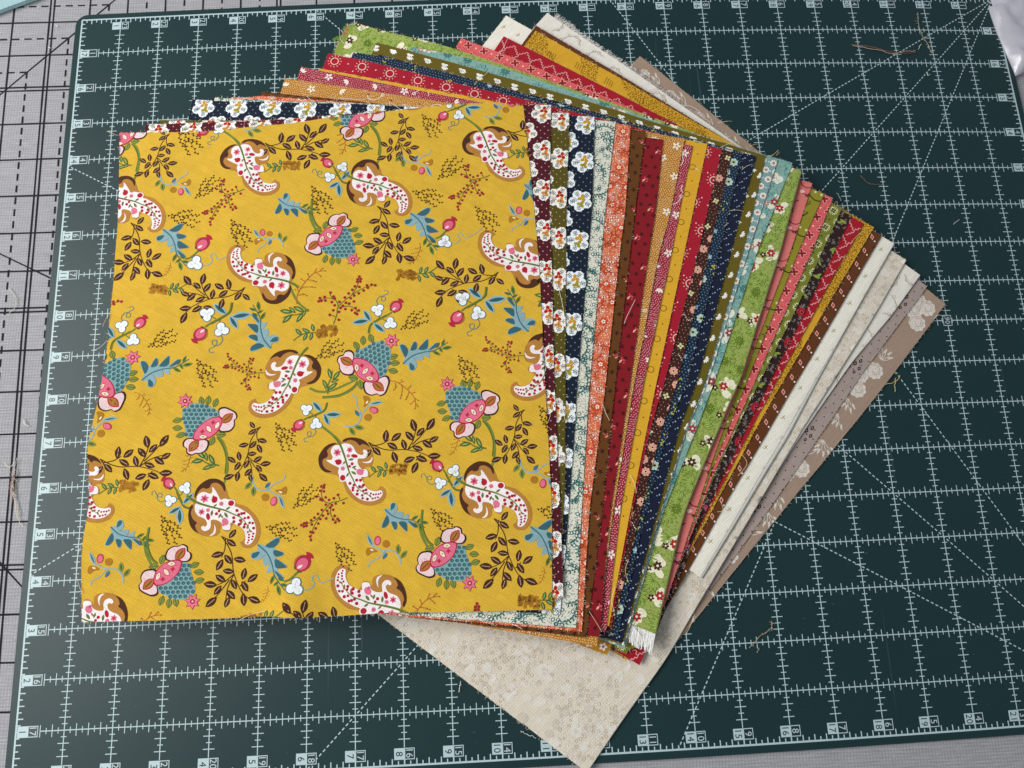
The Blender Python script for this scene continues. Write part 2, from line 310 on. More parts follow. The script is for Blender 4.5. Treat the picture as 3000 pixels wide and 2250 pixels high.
# ------------------------------------------------------------------ fabric sheets: outlines (mm) from the cut pieces, draped one on the other
OUT = json.loads('''{"32":{"R":[[228.1,9.7],[177.7,-43.6],[145.1,-76.0],[111.9,-108.5],[77.3,-142.8],[60.7,-159.9],[44.4,-175.8],[29.4,-190.6]],"TL":[56.8,184.4]},"31":{"R":[[218.1,21.0],[167.8,-33.3],[144.3,-60.8],[103.9,-107.2],[72.2,-142.5],[51.1,-164.7]],"TL":[50.6,177.6]},"30":{"R":[[214.0,28.1],[191.8,2.9],[163.9,-24.0],[141.8,-49.1],[125.7,-67.6],[86.4,-115.6],[61.9,-147.4]],"TL":[-1.3,218.2]},"29":{"R":[[206.3,37.5],[180.6,2.8],[128.4,-62.0],[86.9,-117.6],[60.8,-152.1],[39.0,-182.1],[14.1,-210.1],[-8.0,-236.2]],"TL":[7.9,192.8]},"28":{"R":[[199.5,47.8],[166.7,2.7],[119.2,-61.9],[59.9,-141.8]],"TL":[-28.2,216.0]},"27":{"R":[[192.3,52.4],[156.0,2.8],[108.9,-61.6],[82.6,-97.0],[61.2,-127.4],[35.8,-164.3],[26.4,-178.1]],"TL":[-9.5,206.2]},"26":{"R":[[188.1,57.8],[147.3,2.9],[100.9,-61.3],[77.9,-94.9],[62.4,-118.4],[16.9,-182.7]],"TL":[-10.1,201.7]},"25":{"R":[[181.8,60.4],[151.8,18.5],[142.1,2.9],[98.1,-61.3],[79.3,-89.4],[60.0,-118.3],[23.4,-185.3]],"TL":[-30.6,198.0]},"24":{"R":[[174.7,65.5],[136.3,3.9],[94.8,-61.3],[77.2,-89.3],[59.5,-117.7],[33.9,-168.7]],"TL":[-26.5,176.2]},"23":{"R":[[169.2,70.3],[136.8,15.1],[89.1,-61.2],[72.2,-89.2],[57.8,-118.2],[16.6,-179.1]],"TL":[-39.4,176.2]},"22":{"R":[[164.1,76.7],[147.7,44.9],[138.4,28.9],[87.4,-61.2],[71.1,-89.2],[57.1,-118.2],[29.7,-171.8]],"TL":[-57.9,198.4]},"21":{"R":[[158.9,79.4],[138.9,44.9],[83.7,-61.1],[69.0,-89.2],[56.0,-118.2],[21.0,-177.2]],"TL":[-69.5,177.1]},"20":{"R":[[152.2,86.1],[133.9,44.8],[81.0,-61.1],[67.9,-89.2],[55.3,-117.6],[33.5,-166.7]],"TL":[-78.0,176.8]},"amber":{"R":[[141.3,85.4],[73.8,-51.2],[6.0,-178.8]],"TL":[-95.1,183.4]},"19":{"R":[[144.8,93.2],[125.7,43.9],[92.8,-32.8],[77.1,-61.4],[52.1,-107.2],[31.5,-169.2]],"TL":[-125.8,214.5]},"18":{"R":[[140.2,98.2],[112.5,44.0],[78.9,-32.4],[64.8,-61.0],[41.2,-106.7],[15.0,-175.3]],"TL":[-89.2,187.4],"T":[[-89.2,187.4],[-64.8,181.3],[-39.5,172.5],[-14.6,162.1],[14.2,149.4],[71.1,123.8],[140.2,98.2]]},"17":{"R":[[131.1,100.2],[106.8,43.9],[73.0,-37.2],[59.3,-60.9],[38.5,-110.3],[15.0,-173.9]],"TL":[-94.5,181.8]},"16":{"R":[[123.7,102.8],[103.5,43.8],[71.3,-37.3],[58.4,-61.0],[39.3,-106.7],[14.2,-173.8]],"TL":[-110.7,191.6],"T":[[-110.7,191.6],[-90.2,183.8],[-62.8,173.9],[-19.1,157.8],[24.0,141.0],[66.7,124.4],[95.0,113.8],[123.7,102.8]]},"15":{"R":[[117.7,102.2],[96.0,43.7],[66.3,-37.2],[54.6,-60.9],[37.7,-106.7],[13.5,-172.5]],"TL":[-109.2,181.5]},"14":{"R":[[108.9,103.9],[88.9,43.7],[60.3,-37.1],[48.4,-60.7],[31.1,-106.4],[11.6,-168.5]],"TL":[-124.8,184.0],"T":[[-124.8,184.0],[-107.0,179.3],[-81.8,170.7],[-56.8,162.3],[-7.3,144.0],[53.8,124.0],[108.9,103.9]]},"13":{"R":[[103.0,104.8],[82.3,43.7],[55.0,-37.0],[44.5,-60.7],[28.6,-106.3],[8.7,-166.6]],"TL":[-121.6,177.4]},"12":{"R":[[96.5,106.5],[75.9,43.6],[47.6,-36.8],[38.0,-60.5],[23.9,-106.1],[8.2,-163.9]],"TL":[-140.4,183.6]},"11":{"R":[[88.0,110.1],[67.7,43.7],[43.1,-36.8],[22.6,-106.1],[7.1,-163.5]],"TL":[-145.5,171.7]},"10":{"R":[[78.8,108.8],[66.1,65.0],[58.5,38.4],[35.7,-36.6],[17.2,-105.9],[5.2,-166.2]],"TL":[-156.5,172.7]},"9":{"R":[[74.2,113.4],[60.7,64.9],[51.2,38.5],[30.6,-36.5],[13.3,-105.7],[-0.1,-173.1]],"TL":[-165.9,164.7]},"8":{"R":[[61.1,113.0],[51.9,64.9],[45.3,38.4],[28.1,-36.6],[11.7,-105.7],[1.5,-168.6]],"TL":[-172.6,153.6]},"7":{"R":[[50.8,118.5],[39.4,65.0],[33.9,38.6],[20.0,-36.4],[7.5,-105.5],[-5.4,-168.4]],"TL":[-179.3,155.0]},"6":{"R":[[42.0,122.5],[33.8,64.9],[28.1,38.6],[14.4,-36.3],[0.5,-105.2],[-7.5,-165.4]],"TL":[-198.9,154.5]},"5":{"R":[[33.0,124.7],[21.8,65.1],[17.6,38.7],[5.5,-36.0],[-3.7,-105.0],[-10.3,-163.3]],"TL":[-208.3,153.9],"T":[[-208.3,153.9],[-188.9,150.9],[-163.8,146.6],[-131.0,144.7],[-69.7,137.8],[33.0,124.7]]},"4":{"R":[[20.6,127.8],[14.2,65.1],[9.9,38.8],[-1.3,-35.8],[-4.2,-59.4],[-13.6,-126.6],[-18.3,-156.3]],"TL":[-221.9,153.2],"T":[[-222.0,153.3],[-192.7,148.7],[-155.4,144.9],[-120.7,142.7],[-69.6,137.4],[20.6,127.8]]},"3":{"R":[[5.4,130.5],[-0.8,65.4],[-2.7,39.1],[-7.9,-35.7],[-11.2,-86.8],[-15.3,-122.2],[-17.8,-147.0]],"TL":[-241.6,141.7],"T":[[-241.6,141.8],[-221.6,138.3],[-179.4,134.1],[-130.7,133.9],[-69.7,134.2],[5.4,130.5]]},"2":{"R":[[-5.4,135.9],[-10.5,65.5],[-10.9,39.1],[-14.0,-35.6],[-14.9,-104.6],[-16.1,-148.1]],"TL":[-249.0,137.5],"T":[[-249.0,137.5],[-229.5,136.6],[-215.0,135.9],[-179.2,133.2],[-139.1,135.0],[-89.9,137.5],[-38.9,137.9],[-5.4,135.9]]},"1":{"R":[[-22.0,135.8],[-19.2,65.6],[-18.3,39.2],[-19.0,-35.5],[-19.4,-104.4],[-22.3,-153.5]],"TL":[-264.3,132.3],"T":[[-264.3,132.3],[-253.9,131.6],[-232.9,129.9],[-206.3,128.4],[-188.7,128.8],[-170.8,129.2],[-156.1,130.2],[-139.0,133.3],[-110.2,135.2],[-75.4,138.0],[-63.5,138.9],[-49.7,139.0],[-34.8,137.6],[-22.0,135.8]],"L":[[-264.3,132.3],[-262.2,111.5],[-260.4,93.2],[-259.5,67.1],[-259.9,51.8],[-259.1,39.4],[-259.6,16.4],[-259.8,-6.8],[-259.8,-19.2],[-260.4,-34.7],[-263.5,-48.0],[-265.5,-55.6],[-265.4,-64.8],[-263.5,-78.0],[-262.8,-92.5],[-263.3,-108.3],[-263.4,-124.1],[-263.2,-136.4],[-262.4,-148.2]],"B":[[-262.4,-148.2],[-249.5,-148.4],[-225.8,-149.2],[-202.1,-149.5],[-178.5,-150.0],[-170.7,-149.5],[-164.2,-149.8],[-154.7,-151.4],[-131.0,-151.6],[-106.4,-151.1],[-66.9,-152.5],[-43.3,-153.1],[-22.3,-153.5]]}}''')
THREADS = json.loads('''{"1":[[[-278.2,142.1],[-267.3,131.1],[-263.8,130.5]],[[-262.7,9.3],[-261.2,12.8],[-259.6,16.4]],[[-266.9,-4.3],[-263.2,-3.3],[-261.0,-1.1],[-260.0,0.9]],[[-263.7,-110.1],[-264.9,-117.0],[-265.0,-125.6],[-262.6,-134.2]],[[-182.5,-151.3],[-176.5,-148.7],[-168.6,-147.2]],[[-77.8,-154.1],[-74.3,-153.1],[-66.4,-152.2]],[[-18.9,-17.1],[-17.7,-23.0],[-18.6,-28.8]],[[-18.5,-47.8],[-17.3,-52.6],[-19.0,-57.2]]],"3":[[[-8.8,22.8],[-6.6,8.5],[-5.8,-3.6]],[[-11.8,-43.2],[-10.1,-51.8],[-9.1,-57.4]],[[-10.6,-74.1],[-12.1,-77.7],[-10.0,-80.0]]],"4":[[[-151.4,148.9],[-148.9,146.0],[-146.2,144.5]],[[-115.6,143.6],[-109.9,138.8],[-104.8,135.1]],[[-100.5,141.8],[-97.2,138.7],[-93.8,136.2]],[[-80.6,141.6],[-78.2,139.6],[-75.4,137.9]]],"5":[[[-112.6,147.4],[-118.8,145.1],[-131.0,146.6],[-134.1,144.8]],[[-43.1,-159.9],[-40.5,-161.0],[-37.9,-162.5]]],"6":[[[30.8,101.4],[34.4,95.6],[36.9,92.2]],[[11.9,-47.7],[13.3,-53.4],[14.9,-56.7]]],"8":[[[35.1,11.9],[29.4,2.0],[27.7,-2.0]],[[-3.0,-155.6],[0.1,-161.1],[2.8,-166.0]]],"9":[[[-18.8,-175.8],[-15.6,-172.8],[-9.0,-171.5]]],"11":[[[24.2,-86.5],[26.1,-91.7],[26.7,-96.5]],[[78.5,94.3],[79.9,92.5],[81.2,91.3]],[[11.5,-144.4],[9.1,-151.2],[10.5,-156.4]]],"13":[[[19.9,-130.8],[17.7,-136.0],[18.7,-141.3]]],"15":[[[107.5,93.2],[110.4,95.1],[114.3,96.6]],[[96.7,66.8],[101.4,66.8],[105.4,66.0]],[[92.5,56.9],[94.2,57.9],[95.8,59.1]]],"16":[[[-41.7,166.8],[-43.7,164.0],[-47.6,161.5]],[[124.7,102.3],[128.3,102.9],[138.3,112.2]],[[94.7,107.4],[98.7,109.6],[104.2,111.7]]],"19":[[[19.9,-163.9],[22.6,-167.2],[25.1,-170.1]],[[-135.9,209.3],[-135.0,201.1],[-132.1,197.9]],[[-130.9,213.7],[-130.0,211.1],[-127.2,213.5]]],"22":[[[-28.4,194.5],[-32.0,186.8],[-36.0,180.6],[-41.3,177.6]]],"25":[[[172.0,48.3],[176.6,52.6],[180.7,54.6]]],"26":[[[89.7,-76.4],[91.9,-82.3],[86.3,-88.7]],[[17.0,-181.8],[17.9,-184.4],[16.9,-187.3]],[[75.1,-102.3],[75.6,-107.0],[72.6,-107.8]]],"30":[[[58.3,156.4],[62.2,157.7],[65.7,158.4]],[[64.9,156.9],[66.6,151.5],[67.7,147.3]],[[80.3,146.2],[86.6,144.0],[94.2,137.3]],[[101.1,133.2],[105.5,133.4],[110.8,134.6]],[[119.1,116.2],[121.8,116.7],[124.8,117.6]]],"29":[[[-72.2,-194.1],[-71.8,-191.6],[-71.2,-189.2]],[[49.7,-171.5],[52.3,-167.3],[54.6,-163.0]]],"32":[[[226.2,1.3],[221.6,2.6],[219.1,0.5]]]}''')
YEL = json.loads('''{"I":[["paisley",-155.1,-17.9,-177.7,-39.1,0],["paisley",-129.1,-67.9,-109.3,-89.6,1],["paisley",-118.7,90.8,-96.4,70.3,0],["paisley",-164.6,32.0,-188.4,51.5,0],["bloom",-72.3,-33.1,-59.2,-49.2,0],["bloom",-206.5,-140.7,-219.6,-125.4,0],["bloom",-102.3,-7.1,-117.0,-22.9,0],["branch",-31.3,-49.4,-35.8,-76.3,0],["branch",-109.2,73.9,-105.8,41.1,1],["branch",-115.3,-63.1,-80.9,-63.0,0],["branch",-184.6,28.1,-217.5,26.2,1],["acanthus",-90.6,69.0,-75.7,45.3,0],["acanthus",-107.2,-98.7,-86.3,-109.2,1],["acanthus",-169.2,-7.6,-179.7,17.9,0],["acanthus",-96.2,-20.6,-71.3,-9.5,0],["dots",-216.0,85.2,-201.8,97.4,0],["dots",-231.3,75.7,-212.2,70.6,0],["dots",-193.7,70.6,-183.8,52.8,0],["dots",-147.6,89.3,-138.1,71.1,0],["dots",-89.6,83.1,-72.2,75.3,0],["dots",-74.7,89.6,-59.8,102.5,0],["dots",-53.4,72.0,-42.1,55.9,0],["dots",-97.7,-0.9,-82.0,7.7,0],["dots",-237.5,-3.7,-221.5,3.3,0],["dots",-209.8,-11.6,-200.4,-27.8,0],["dots",-144.7,-14.9,-129.2,-6.6,0],["dots",-65.8,-16.8,-57.5,-33.0,0],["dots",-165.8,-49.3,-156.8,-65.1,0],["dots",-228.9,132.4,-215.3,114.6,0],["dots",-166.4,-49.9,-157.4,-65.6,0],["dots",-156.0,-95.9,-143.0,-85.6,0],["dots",-170.0,-104.5,-153.5,-109.7,0],["dots",-224.5,-96.0,-215.3,-111.0,0],["dots",-133.4,-114.2,-124.9,-128.9,0],["dots",-83.2,-99.1,-72.6,-112.5,0],["berries",-134.6,4.4,-111.1,26.2,0],["berries",-127.0,-91.7,-146.2,-112.7,1],["berries",-172.1,-21.3,-193.0,-9.7,0],["bud",-114.6,-1.7,-99.5,12.9,0],["bud",-191.7,19.5,-208.5,2.3,0],["bud",-125.5,89.7,-138.4,103.4,0],["bud",-138.2,-40.1,-153.3,-51.5,0],["smallbud",-68.5,60.9,-71.3,50.4,0],["smallbud",-149.9,-124.3,-153.6,-136.0,0],["twig",-155.1,17.3,-139.5,36.3,0],["twig",-85.8,50.5,-92.4,38.2,0],["twig",-105.0,-29.5,-89.9,-45.5,0],["twig",-132.2,126.1,-131.0,108.7,0],["twig",-210.8,-62.6,-215.1,-73.5,0],["twig",-242.1,-29.4,-234.2,-42.1,0],["twig",-168.1,-134.6,-171.7,-142.5,0],["patch",-138.5,0.6,-150.7,0.9,0],["patch",-232.8,29.9,-222.6,28.8,0],["patch",-159.5,102.6,-169.8,103.1,0],["patch",-93.6,31.4,-81.9,30.9,0],["sprig",-96.3,105.5,-83.5,95.8,0],["sprig",-162.9,55.3,-175.2,61.0,0],["sprig",-237.4,97.4,-224.1,90.2,0],["sprig",-125.3,-55.3,-112.6,-45.3,0],["sprig",-178.7,-81.5,-165.9,-91.5,0],["sprig",-241.0,-125.8,-253.8,-117.0,0],["leaftwig",-137.6,-33.9,-135.6,-22.6,0],["leaftwig",-149.6,13.1,-162.1,9.3,0],["leaftwig",-196.3,-71.2,-207.5,-67.5,0]],"S":[[[-141.2,-52.4],[-135.6,-57.1],[-131.3,-61.6],[-129.1,-67.9]],[[-147.5,-31.3],[-142.5,-33.5],[-135.0,-33.2],[-121.2,-27.6]],[[-53.5,-53.9],[-49.5,-60.9],[-48.0,-69.6],[-49.6,-78.0],[-52.2,-81.5]],[[-159.2,27.9],[-154.9,18.8],[-148.5,12.6]],[[-89.3,-107.2],[-87.7,-114.4],[-83.7,-121.6]]]}''')
THICK = {'19': 2.2, 'amber': .5, '28': 1.5, '29': 1.3, '30': 1.2, '18': .7}
FOLD = {'19': 1.0, '28': .7, '29': .5, '30': .6}
ORDER = ['32', '31', '30', '29', '28', '27', '26', '25', '24', '23', '22', '21', '20', 'amber'] + [str(i) for i in range(19, 0, -1)]
X0, Y0, DX, NX, NY = -.34, -.29, .0025, 272, 224
GXX, GYY = np.meshgrid(X0+DX*np.arange(NX), Y0+DX*np.arange(NY))
def nb(p): return p[:-2, 1:-1], p[2:, 1:-1], p[1:-1, :-2], p[1:-1, 2:]
def grow(m, n=1):
    for _ in range(n):
        a, b, c, d = nb(np.pad(m, 1)); m = m | a | b | c | d
    return m
def shrink(m, n=1): return ~grow(~m, n)
def drape(H, poly, gap, iters=220, grav=1.2e-6):
    m = inside(poly, GXX, GYY); mm = grow(m)
    ys_, xs_ = np.where(mm); a, b, c, d = ys_.min(), ys_.max()+1, xs_.min(), xs_.max()+1
    Ob = (H+gap)[a:b, c:d]; W = mm[a:b, c:d].astype(float)
    cnt = np.maximum(sum(nb(np.pad(W, 1))), 1); z = Ob.copy()
    for k in range(iters):
        z = np.maximum(Ob, .1*z+.9*sum(nb(np.pad(z*W, 1)))/cnt-grav)
    Z = np.zeros(H.shape); Z[a:b, c:d] = np.where(W > 0, z, 0); w = mm.astype(float)
    for _ in range(5):
        s = sum(nb(np.pad(Z*w, 1))); q = sum(nb(np.pad(w, 1))); new = (w == 0) & (q > 0)
        Z = np.where(new, s/np.maximum(q, 1e-9), Z); w = np.where(new, 1., w)
    m2 = grow(mm, 4); zb = np.where(m2, Z, H)
    for _ in range(2): zb = (sum(nb(np.pad(zb, 1, mode='edge')))+4*zb)/8
    return np.where(m2, np.maximum(zb, Z-.0002), Z), m
def samp(Z, x, y):
    fx = np.clip((np.asarray(x, float)-X0)/DX, 0, NX-1.001); fy = np.clip((np.asarray(y, float)-Y0)/DX, 0, NY-1.001)
    i = fx.astype(int); j = fy.astype(int); fx = fx-i; fy = fy-j
    return (Z[j, i]*(1-fx)+Z[j, i+1]*fx)*(1-fy)+(Z[j+1, i]*(1-fx)+Z[j+1, i+1]*fx)*fy
def resample(P, n):
    P = np.array(P); d = np.r_[0, np.cumsum(np.hypot(*np.diff(P, axis=0).T))]; t = np.linspace(0, d[-1], n)
    q = np.stack([np.interp(t, d, P[:, k]) for k in range(2)], 1)
    for _ in range(max(1, n//24)): q[1:-1] = (q[:-2]+2*q[1:-1]+q[2:])/4
    return q
def wobble(P, amp, seed):
    r = np.random.RandomState(seed); n = len(P); f = np.zeros(n)
    for k in (3, 7, 15, 31): f += r.randn()*np.sin(np.linspace(0, k*math.pi, n)+r.rand()*6)*np.sin(np.linspace(0, math.pi, n))/k**.6
    T = np.gradient(P, axis=0); T /= np.hypot(*T.T)[:, None]; return P+np.stack([-T[:, 1], T[:, 0]], 1)*(f*amp)[:, None]
def fnoise(seed, k=6):
    r = np.random.RandomState(seed); z = np.zeros_like(GXX)
    for _ in range(k):
        a = r.rand()*6.3; w = r.uniform(18, 75); z += np.sin((GXX*math.cos(a)+GYY*math.sin(a))*w+r.rand()*6.3)/k
    return z

class Sheet: pass
sheets = {}
H = zmat(GXX, GYY)+.0003
for i, k in enumerate(ORDER):
    s = Sheet(); s.k = k; d = OUT[k]; s.i = i
    R_ = np.array(d['R'])/1000; TL = np.array(d['TL'])/1000
    T_ = np.array(d['T'])/1000 if 'T' in d else np.array([TL, R_[0]])
    if 'L' in d: L_e = np.array(d['L'])/1000; B_ = np.array(d['B'])/1000
    else: BL = TL+R_[-1]-R_[0]; L_e = np.array([TL, BL]); B_ = np.array([BL, R_[-1]])
    s.T, s.R, s.B, s.L = [resample(e, n) for e, n in ((T_, 81), (R_, 97), (B_, 81), (L_e, 97))]
    amp = .00022
    s.T = wobble(s.T, amp, i*4+1); s.R = wobble(s.R, amp, i*4+2); s.B = wobble(s.B, amp*1.3, i*4+3)
    s.poly = np.concatenate([s.T[:-1], s.R[:-1], s.B[::-1][:-1], s.L[::-1][:-1]])
    s.fold = FOLD.get(k, 0)/1000
    gap = THICK.get(k, .6)/1000*(1+.35*fnoise(100+i))
    if k == '1': H2 = H.copy()
    s.Z, s.m = drape(H, s.poly, gap)
    H = np.where(s.m, s.Z, H)
    s.TR = s.R[0]; s.ex = TL-s.TR; s.ex = s.ex/np.hypot(*s.ex); s.ey = s.R[-1]-s.R[0]; s.ey = s.ey/np.hypot(*s.ey)
    s.W = np.hypot(*(TL-s.TR))*1000; s.H = np.hypot(*(s.R[-1]-s.R[0]))*1000
    s.shapes = []; s.rng = np.random.RandomState(500+i)
    sheets[k] = s
# the loose left edge and the front hem of the top piece ripple
y1 = sheets['1']; u = GXX; v = GYY
rip = lambda cx, cy, sx, sy, h: h*np.exp(-((u-cx)/sx)**2-((v-cy)/sy)**2)
base_ = H2+.00035
y1.Z = np.maximum(base_, y1.Z+rip(-.262, -.035, .030, .020, .0036)+rip(-.262, -.112, .05, .018, .0034)+rip(-.155, -.158, .012, .03, .0042)+rip(-.215, -.062, .05, .012, .0022) \
    +rip(-.25, .10, .03, .03, .002)+rip(-.17, .13, .03, .02, .0012)+rip(-.235, .03, .02, .03, .0012)+rip(-.10, -.11, .05, .02, .0009)+.0004*fnoise(901))
for _ in range(2): y1.Z = (sum(nb(np.pad(y1.Z, 1, mode='edge')))+4*y1.Z)/8
covd = np.zeros_like(GXX, bool)
for k in reversed(ORDER):
    s = sheets[k]; s.vis = grow(s.m, 1) & ~covd; covd |= shrink(s.m, 2)

# --- flat print shapes, all in mm in the sheet's own frame: a from the right edge inwards, b from the top edge down
def circ(x, y, r, n=8, ry=None, ang=0.):
    t = np.arange(n)*2*math.pi/n; P = np.stack([r*np.cos(t), (ry or r)*np.sin(t)], 1); c, s_ = math.cos(ang), math.sin(ang)
    return P@np.array([[c, s_], [-s_, c]])+[x, y]
def leafp(x, y, ang, L, w):
    t = np.linspace(-1, 1, 7); P = np.r_[np.stack([L/2*t, w/2*(1-t*t)], 1), np.stack([-L/2*t, -w/2*(1-t*t)], 1)[1:-1]]
    c, s_ = math.cos(ang), math.sin(ang); return P@np.array([[c, s_], [-s_, c]])+[x, y]
def starp(x, y, r1, r2, n=5, ang=0.):
    t = np.arange(2*n)*math.pi/n+ang; r = np.where(np.arange(2*n) % 2, r2, r1); return np.stack([x+r*np.cos(t), y+r*np.sin(t)], 1)
class Pen:
    """draws on a sheet through an affine map"""
    def __init__(p, s, A=None, o=(0, 0), world=False):
        p.s = s; p.A = np.eye(2) if A is None else np.array(A, float); p.o = np.array(o, float); p.world = world
    def W(p, P):
        P = np.asarray(P, float)@p.A.T+p.o
        return P/1000 if p.world else p.s.TR+(P[:, :1]*p.s.ex+P[:, 1:]*p.s.ey)/1000
    def fan(p, P, c, layer=0):
        P = np.asarray(P, float); Q = p.W(np.r_[[P.mean(0)], P]); n = len(P)
        p.s.shapes.append((Q, [(0, 1+i, 1+(i+1) % n) for i in range(n)], lin(c) if isinstance(c, str) else c, layer))
    def dot(p, x, y, r, c, layer=0, n=7): p.fan(circ(x, y, r, n), c, layer)
    def ell(p, x, y, rx, ry, ang, c, layer=0, n=10): p.fan(circ(x, y, rx, n, ry, ang), c, layer)
    def leaf(p, x, y, ang, L, w, c, layer=0): p.fan(leafp(x, y, ang, L, w), c, layer)
    def star(p, x, y, r1, r2, n, c, layer=0, ang=0.): p.fan(starp(x, y, r1, r2, n, ang), c, layer)
    def ring(p, x, y, r, w, c, layer=0, n=12):
        Q = p.W(np.r_[circ(x, y, r+w/2, n), circ(x, y, r-w/2, n)])
        p.s.shapes.append((Q, [(i, (i+1) % n, n+(i+1) % n, n+i) for i in range(n)], lin(c) if isinstance(c, str) else c, layer))
    def stroke(p, P, w, c, layer=0, w1=None, smooth=True):
        P = np.asarray(P, float)
        if smooth and len(P) > 2: P = catmull(P, False, 4)
        T = np.gradient(P, axis=0); T /= np.hypot(*T.T)[:, None]+1e-9; Nn = np.stack([-T[:, 1], T[:, 0]], 1)
        ww = np.linspace(w, w if w1 is None else w1, len(P))[:, None]/2; n = len(P)
        Q = p.W(np.r_[P+Nn*ww, P-Nn*ww])
        p.s.shapes.append((Q, [(i, i+1, n+i+1, n+i) for i in range(n-1)], lin(c) if isinstance(c, str) else c, layer))
    def area(p, P, c, layer=0, step=2.5, smooth=True):
        P = np.asarray(P, float)
        if smooth: P = catmull(P, True, 3)
        Q = p.W(P); V, F = cdt_fill(Q*1000, step); p.s.shapes.append((V/1000, F, lin(c) if isinstance(c, str) else c, layer))
    def flower(p, x, y, r, n, c, centre=None, layer=0, ang=0., pr=.55, cr=.3):
        for i in range(n):
            t = ang+2*math.pi*i/n; p.ell(x+r*.58*math.cos(t), y+r*.58*math.sin(t), r*pr, r*pr*.72, t, c, layer, 7)
        p.dot(x, y, r*.4, c, layer)
        if centre: p.dot(x, y, r*cr, centre, layer+1, 6)
    def at(p, x, y, ang=0., sc=1.):
        c, s_ = math.cos(ang)*sc, math.sin(ang)*sc
        return Pen(p.s, p.A@np.array([[c, -s_], [s_, c]]), p.A@np.array([x, y])+p.o, p.world)
def visible(s, x, y):
    w = s.TR+(x*s.ex+y*s.ey)/1000; i = int(round((w[0]-X0)/DX)); j = int(round((w[1]-Y0)/DX))
    return 0 <= i < NX and 0 <= j < NY and s.vis[j, i]
def lattice(s, dx, dy, jit=0., half=True, rot=0., off=(0, 0)):
    c, sn = math.cos(rot), math.sin(rot); R_ = max(s.W, s.H)*1.3; n1 = int(R_/dx)+2; n2 = int(R_/dy)+2
    for j in range(-n2, n2+1):
        for i in range(-n1, n1+1):
            x = (i+(.5 if half and j % 2 else 0))*dx+off[0]+(s.rng.rand()-.5)*jit; y = j*dy+off[1]+(s.rng.rand()-.5)*jit
            X_, Y_ = c*x-sn*y, sn*x+c*y
            if -3 < X_ < s.W+12 and -3 < Y_ < s.H+5 and visible(s, X_, Y_): yield X_, Y_, i, j

# --- the print of every piece -------------------------------------------------------------
def pansy(s, p, dotc, f1, f2, twig, hi='#f2efe6', eye='#e8b04a'):
    for x, y, i, j in lattice(s, 4.4, 2.4, .5): p.dot(x, y, .42, dotc, 0, 6)
    for x, y, i, j in lattice(s, 21, 12.6, 0, True, off=(5, 5)):
        q = p.at(x, y, s.rng.uniform(-.25, .25), .84)
        for t in np.arange(5)*1.257+.3+s.rng.uniform(-.2, .2):
            cx, cy = 4.9*math.cos(t), 4.9*math.sin(t); rr = 3.5
            tt = np.arange(18)*2*math.pi/18; rad = rr*(1+.06*np.sin(tt*9+1))
            q.fan(np.stack([cx+rad*np.cos(tt), cy+rad*np.sin(tt)], 1), hi, 1)
            q.stroke([(cx*.62, cy*.62), (cx*1.45, cy*1.45)], .32, twig, 3)
            for m in (-1, 1):
                for g in (.8, 1.05, 1.28):
                    q.stroke([(cx*g, cy*g), (cx*(g+.2)-m*cy*.26, cy*(g+.2)+m*cx*.26)], .30, twig, 3)
                    q.stroke([(cx*(g+.1)-m*cy*.13, cy*(g+.1)+m*cx*.13), (cx*(g+.08)-m*cy*.3, cy*(g+.08)+m*cx*.3)], .26, twig, 3)
        q.dot(0, 0, 4.6, hi, 2, 12)
        q.flower(-.6, -2.1, 2.6, 3, f1, eye, 4, .5, .66, .22); q.flower(-.9, 2.4, 2.5, 3, f2, f1, 4, 2.2, .66, .14)
        for m in range(3): q.stroke([(2.2, -.4+m*.7), (5.8, -1.2+m*1.3)], .3, twig, 4)
def p2(s, p): pansy(s, p, '#c9949b', '#b5161c', '#c98a3c', '#3a241c')
def p3(s, p): pansy(s, p, '#a79f5c', '#b01a1a', '#cf8f45', '#2c2412')
def p4(s, p): pansy(s, p, '#6f8296', '#c99128', '#9f9426', '#14283c', '#eef3f4', '#e9c34a')
def lacy(s, p, c1, c2, c3, blot):
    """close-set rings, sprigs and speckle"""
    for x, y, i, j in lattice(s, 1.5, 1.3, .9):
        r = s.rng.rand()
        if r < .55: p.dot(x, y, s.rng.uniform(.2, .38), c2, 0, 5)
        else: t = s.rng.rand()*6.3; p.stroke([(x, y), (x+1.0*math.cos(t), y+1.0*math.sin(t))], .28, c1 if r > .8 else c2, 0, smooth=False)
    for x, y, i, j in lattice(s, 17, 13, 4, True, off=(4, 3)):
        for m in range(26):
            t = m*.36; rr = 5.6+1.3*math.sin(m*.9); cx, cy = x+rr*math.cos(t)*1.25, y+rr*math.sin(t)
            if m % 3 == 2: continue
            p.dot(cx, cy, 1.3, c3, 1, 9); p.ring(cx, cy, .86, .5, c1, 2, 9)
    for x, y, i, j in lattice(s, 8.5, 10, 3, True, off=(1, 9)):
        t0 = s.rng.rand()*6.3; P = [(x+m*1.6*math.cos(t0+m*.16), y+m*1.6*math.sin(t0+m*.16)) for m in range(8)]
        p.stroke(P, .34, c1, 3)
        for m, (a, b) in enumerate(P[1:]):
            for sg in (-1, 1): t = t0+m*.16+sg*1.0; p.leaf(a+1.0*math.cos(t), b+1.0*math.sin(t), t, 1.7, .75, c1, 3)
    if blot:
        for x, y, i, j in lattice(s, 10, 12, 3, True, off=(5, 6)): p.star(x, y, 3.0, 1.7, 7, blot, 2, s.rng.rand()*3); p.flower(x, y, 1.2, 5, c3, blot, 3)
def p5(s, p): lacy(s, p, '#2d6664', '#6a9690', '#ebe8da', None)
def p6(s, p): lacy(s, p, '#c2451f', '#efdcc6', '#f3e8d8', '#cf4419')
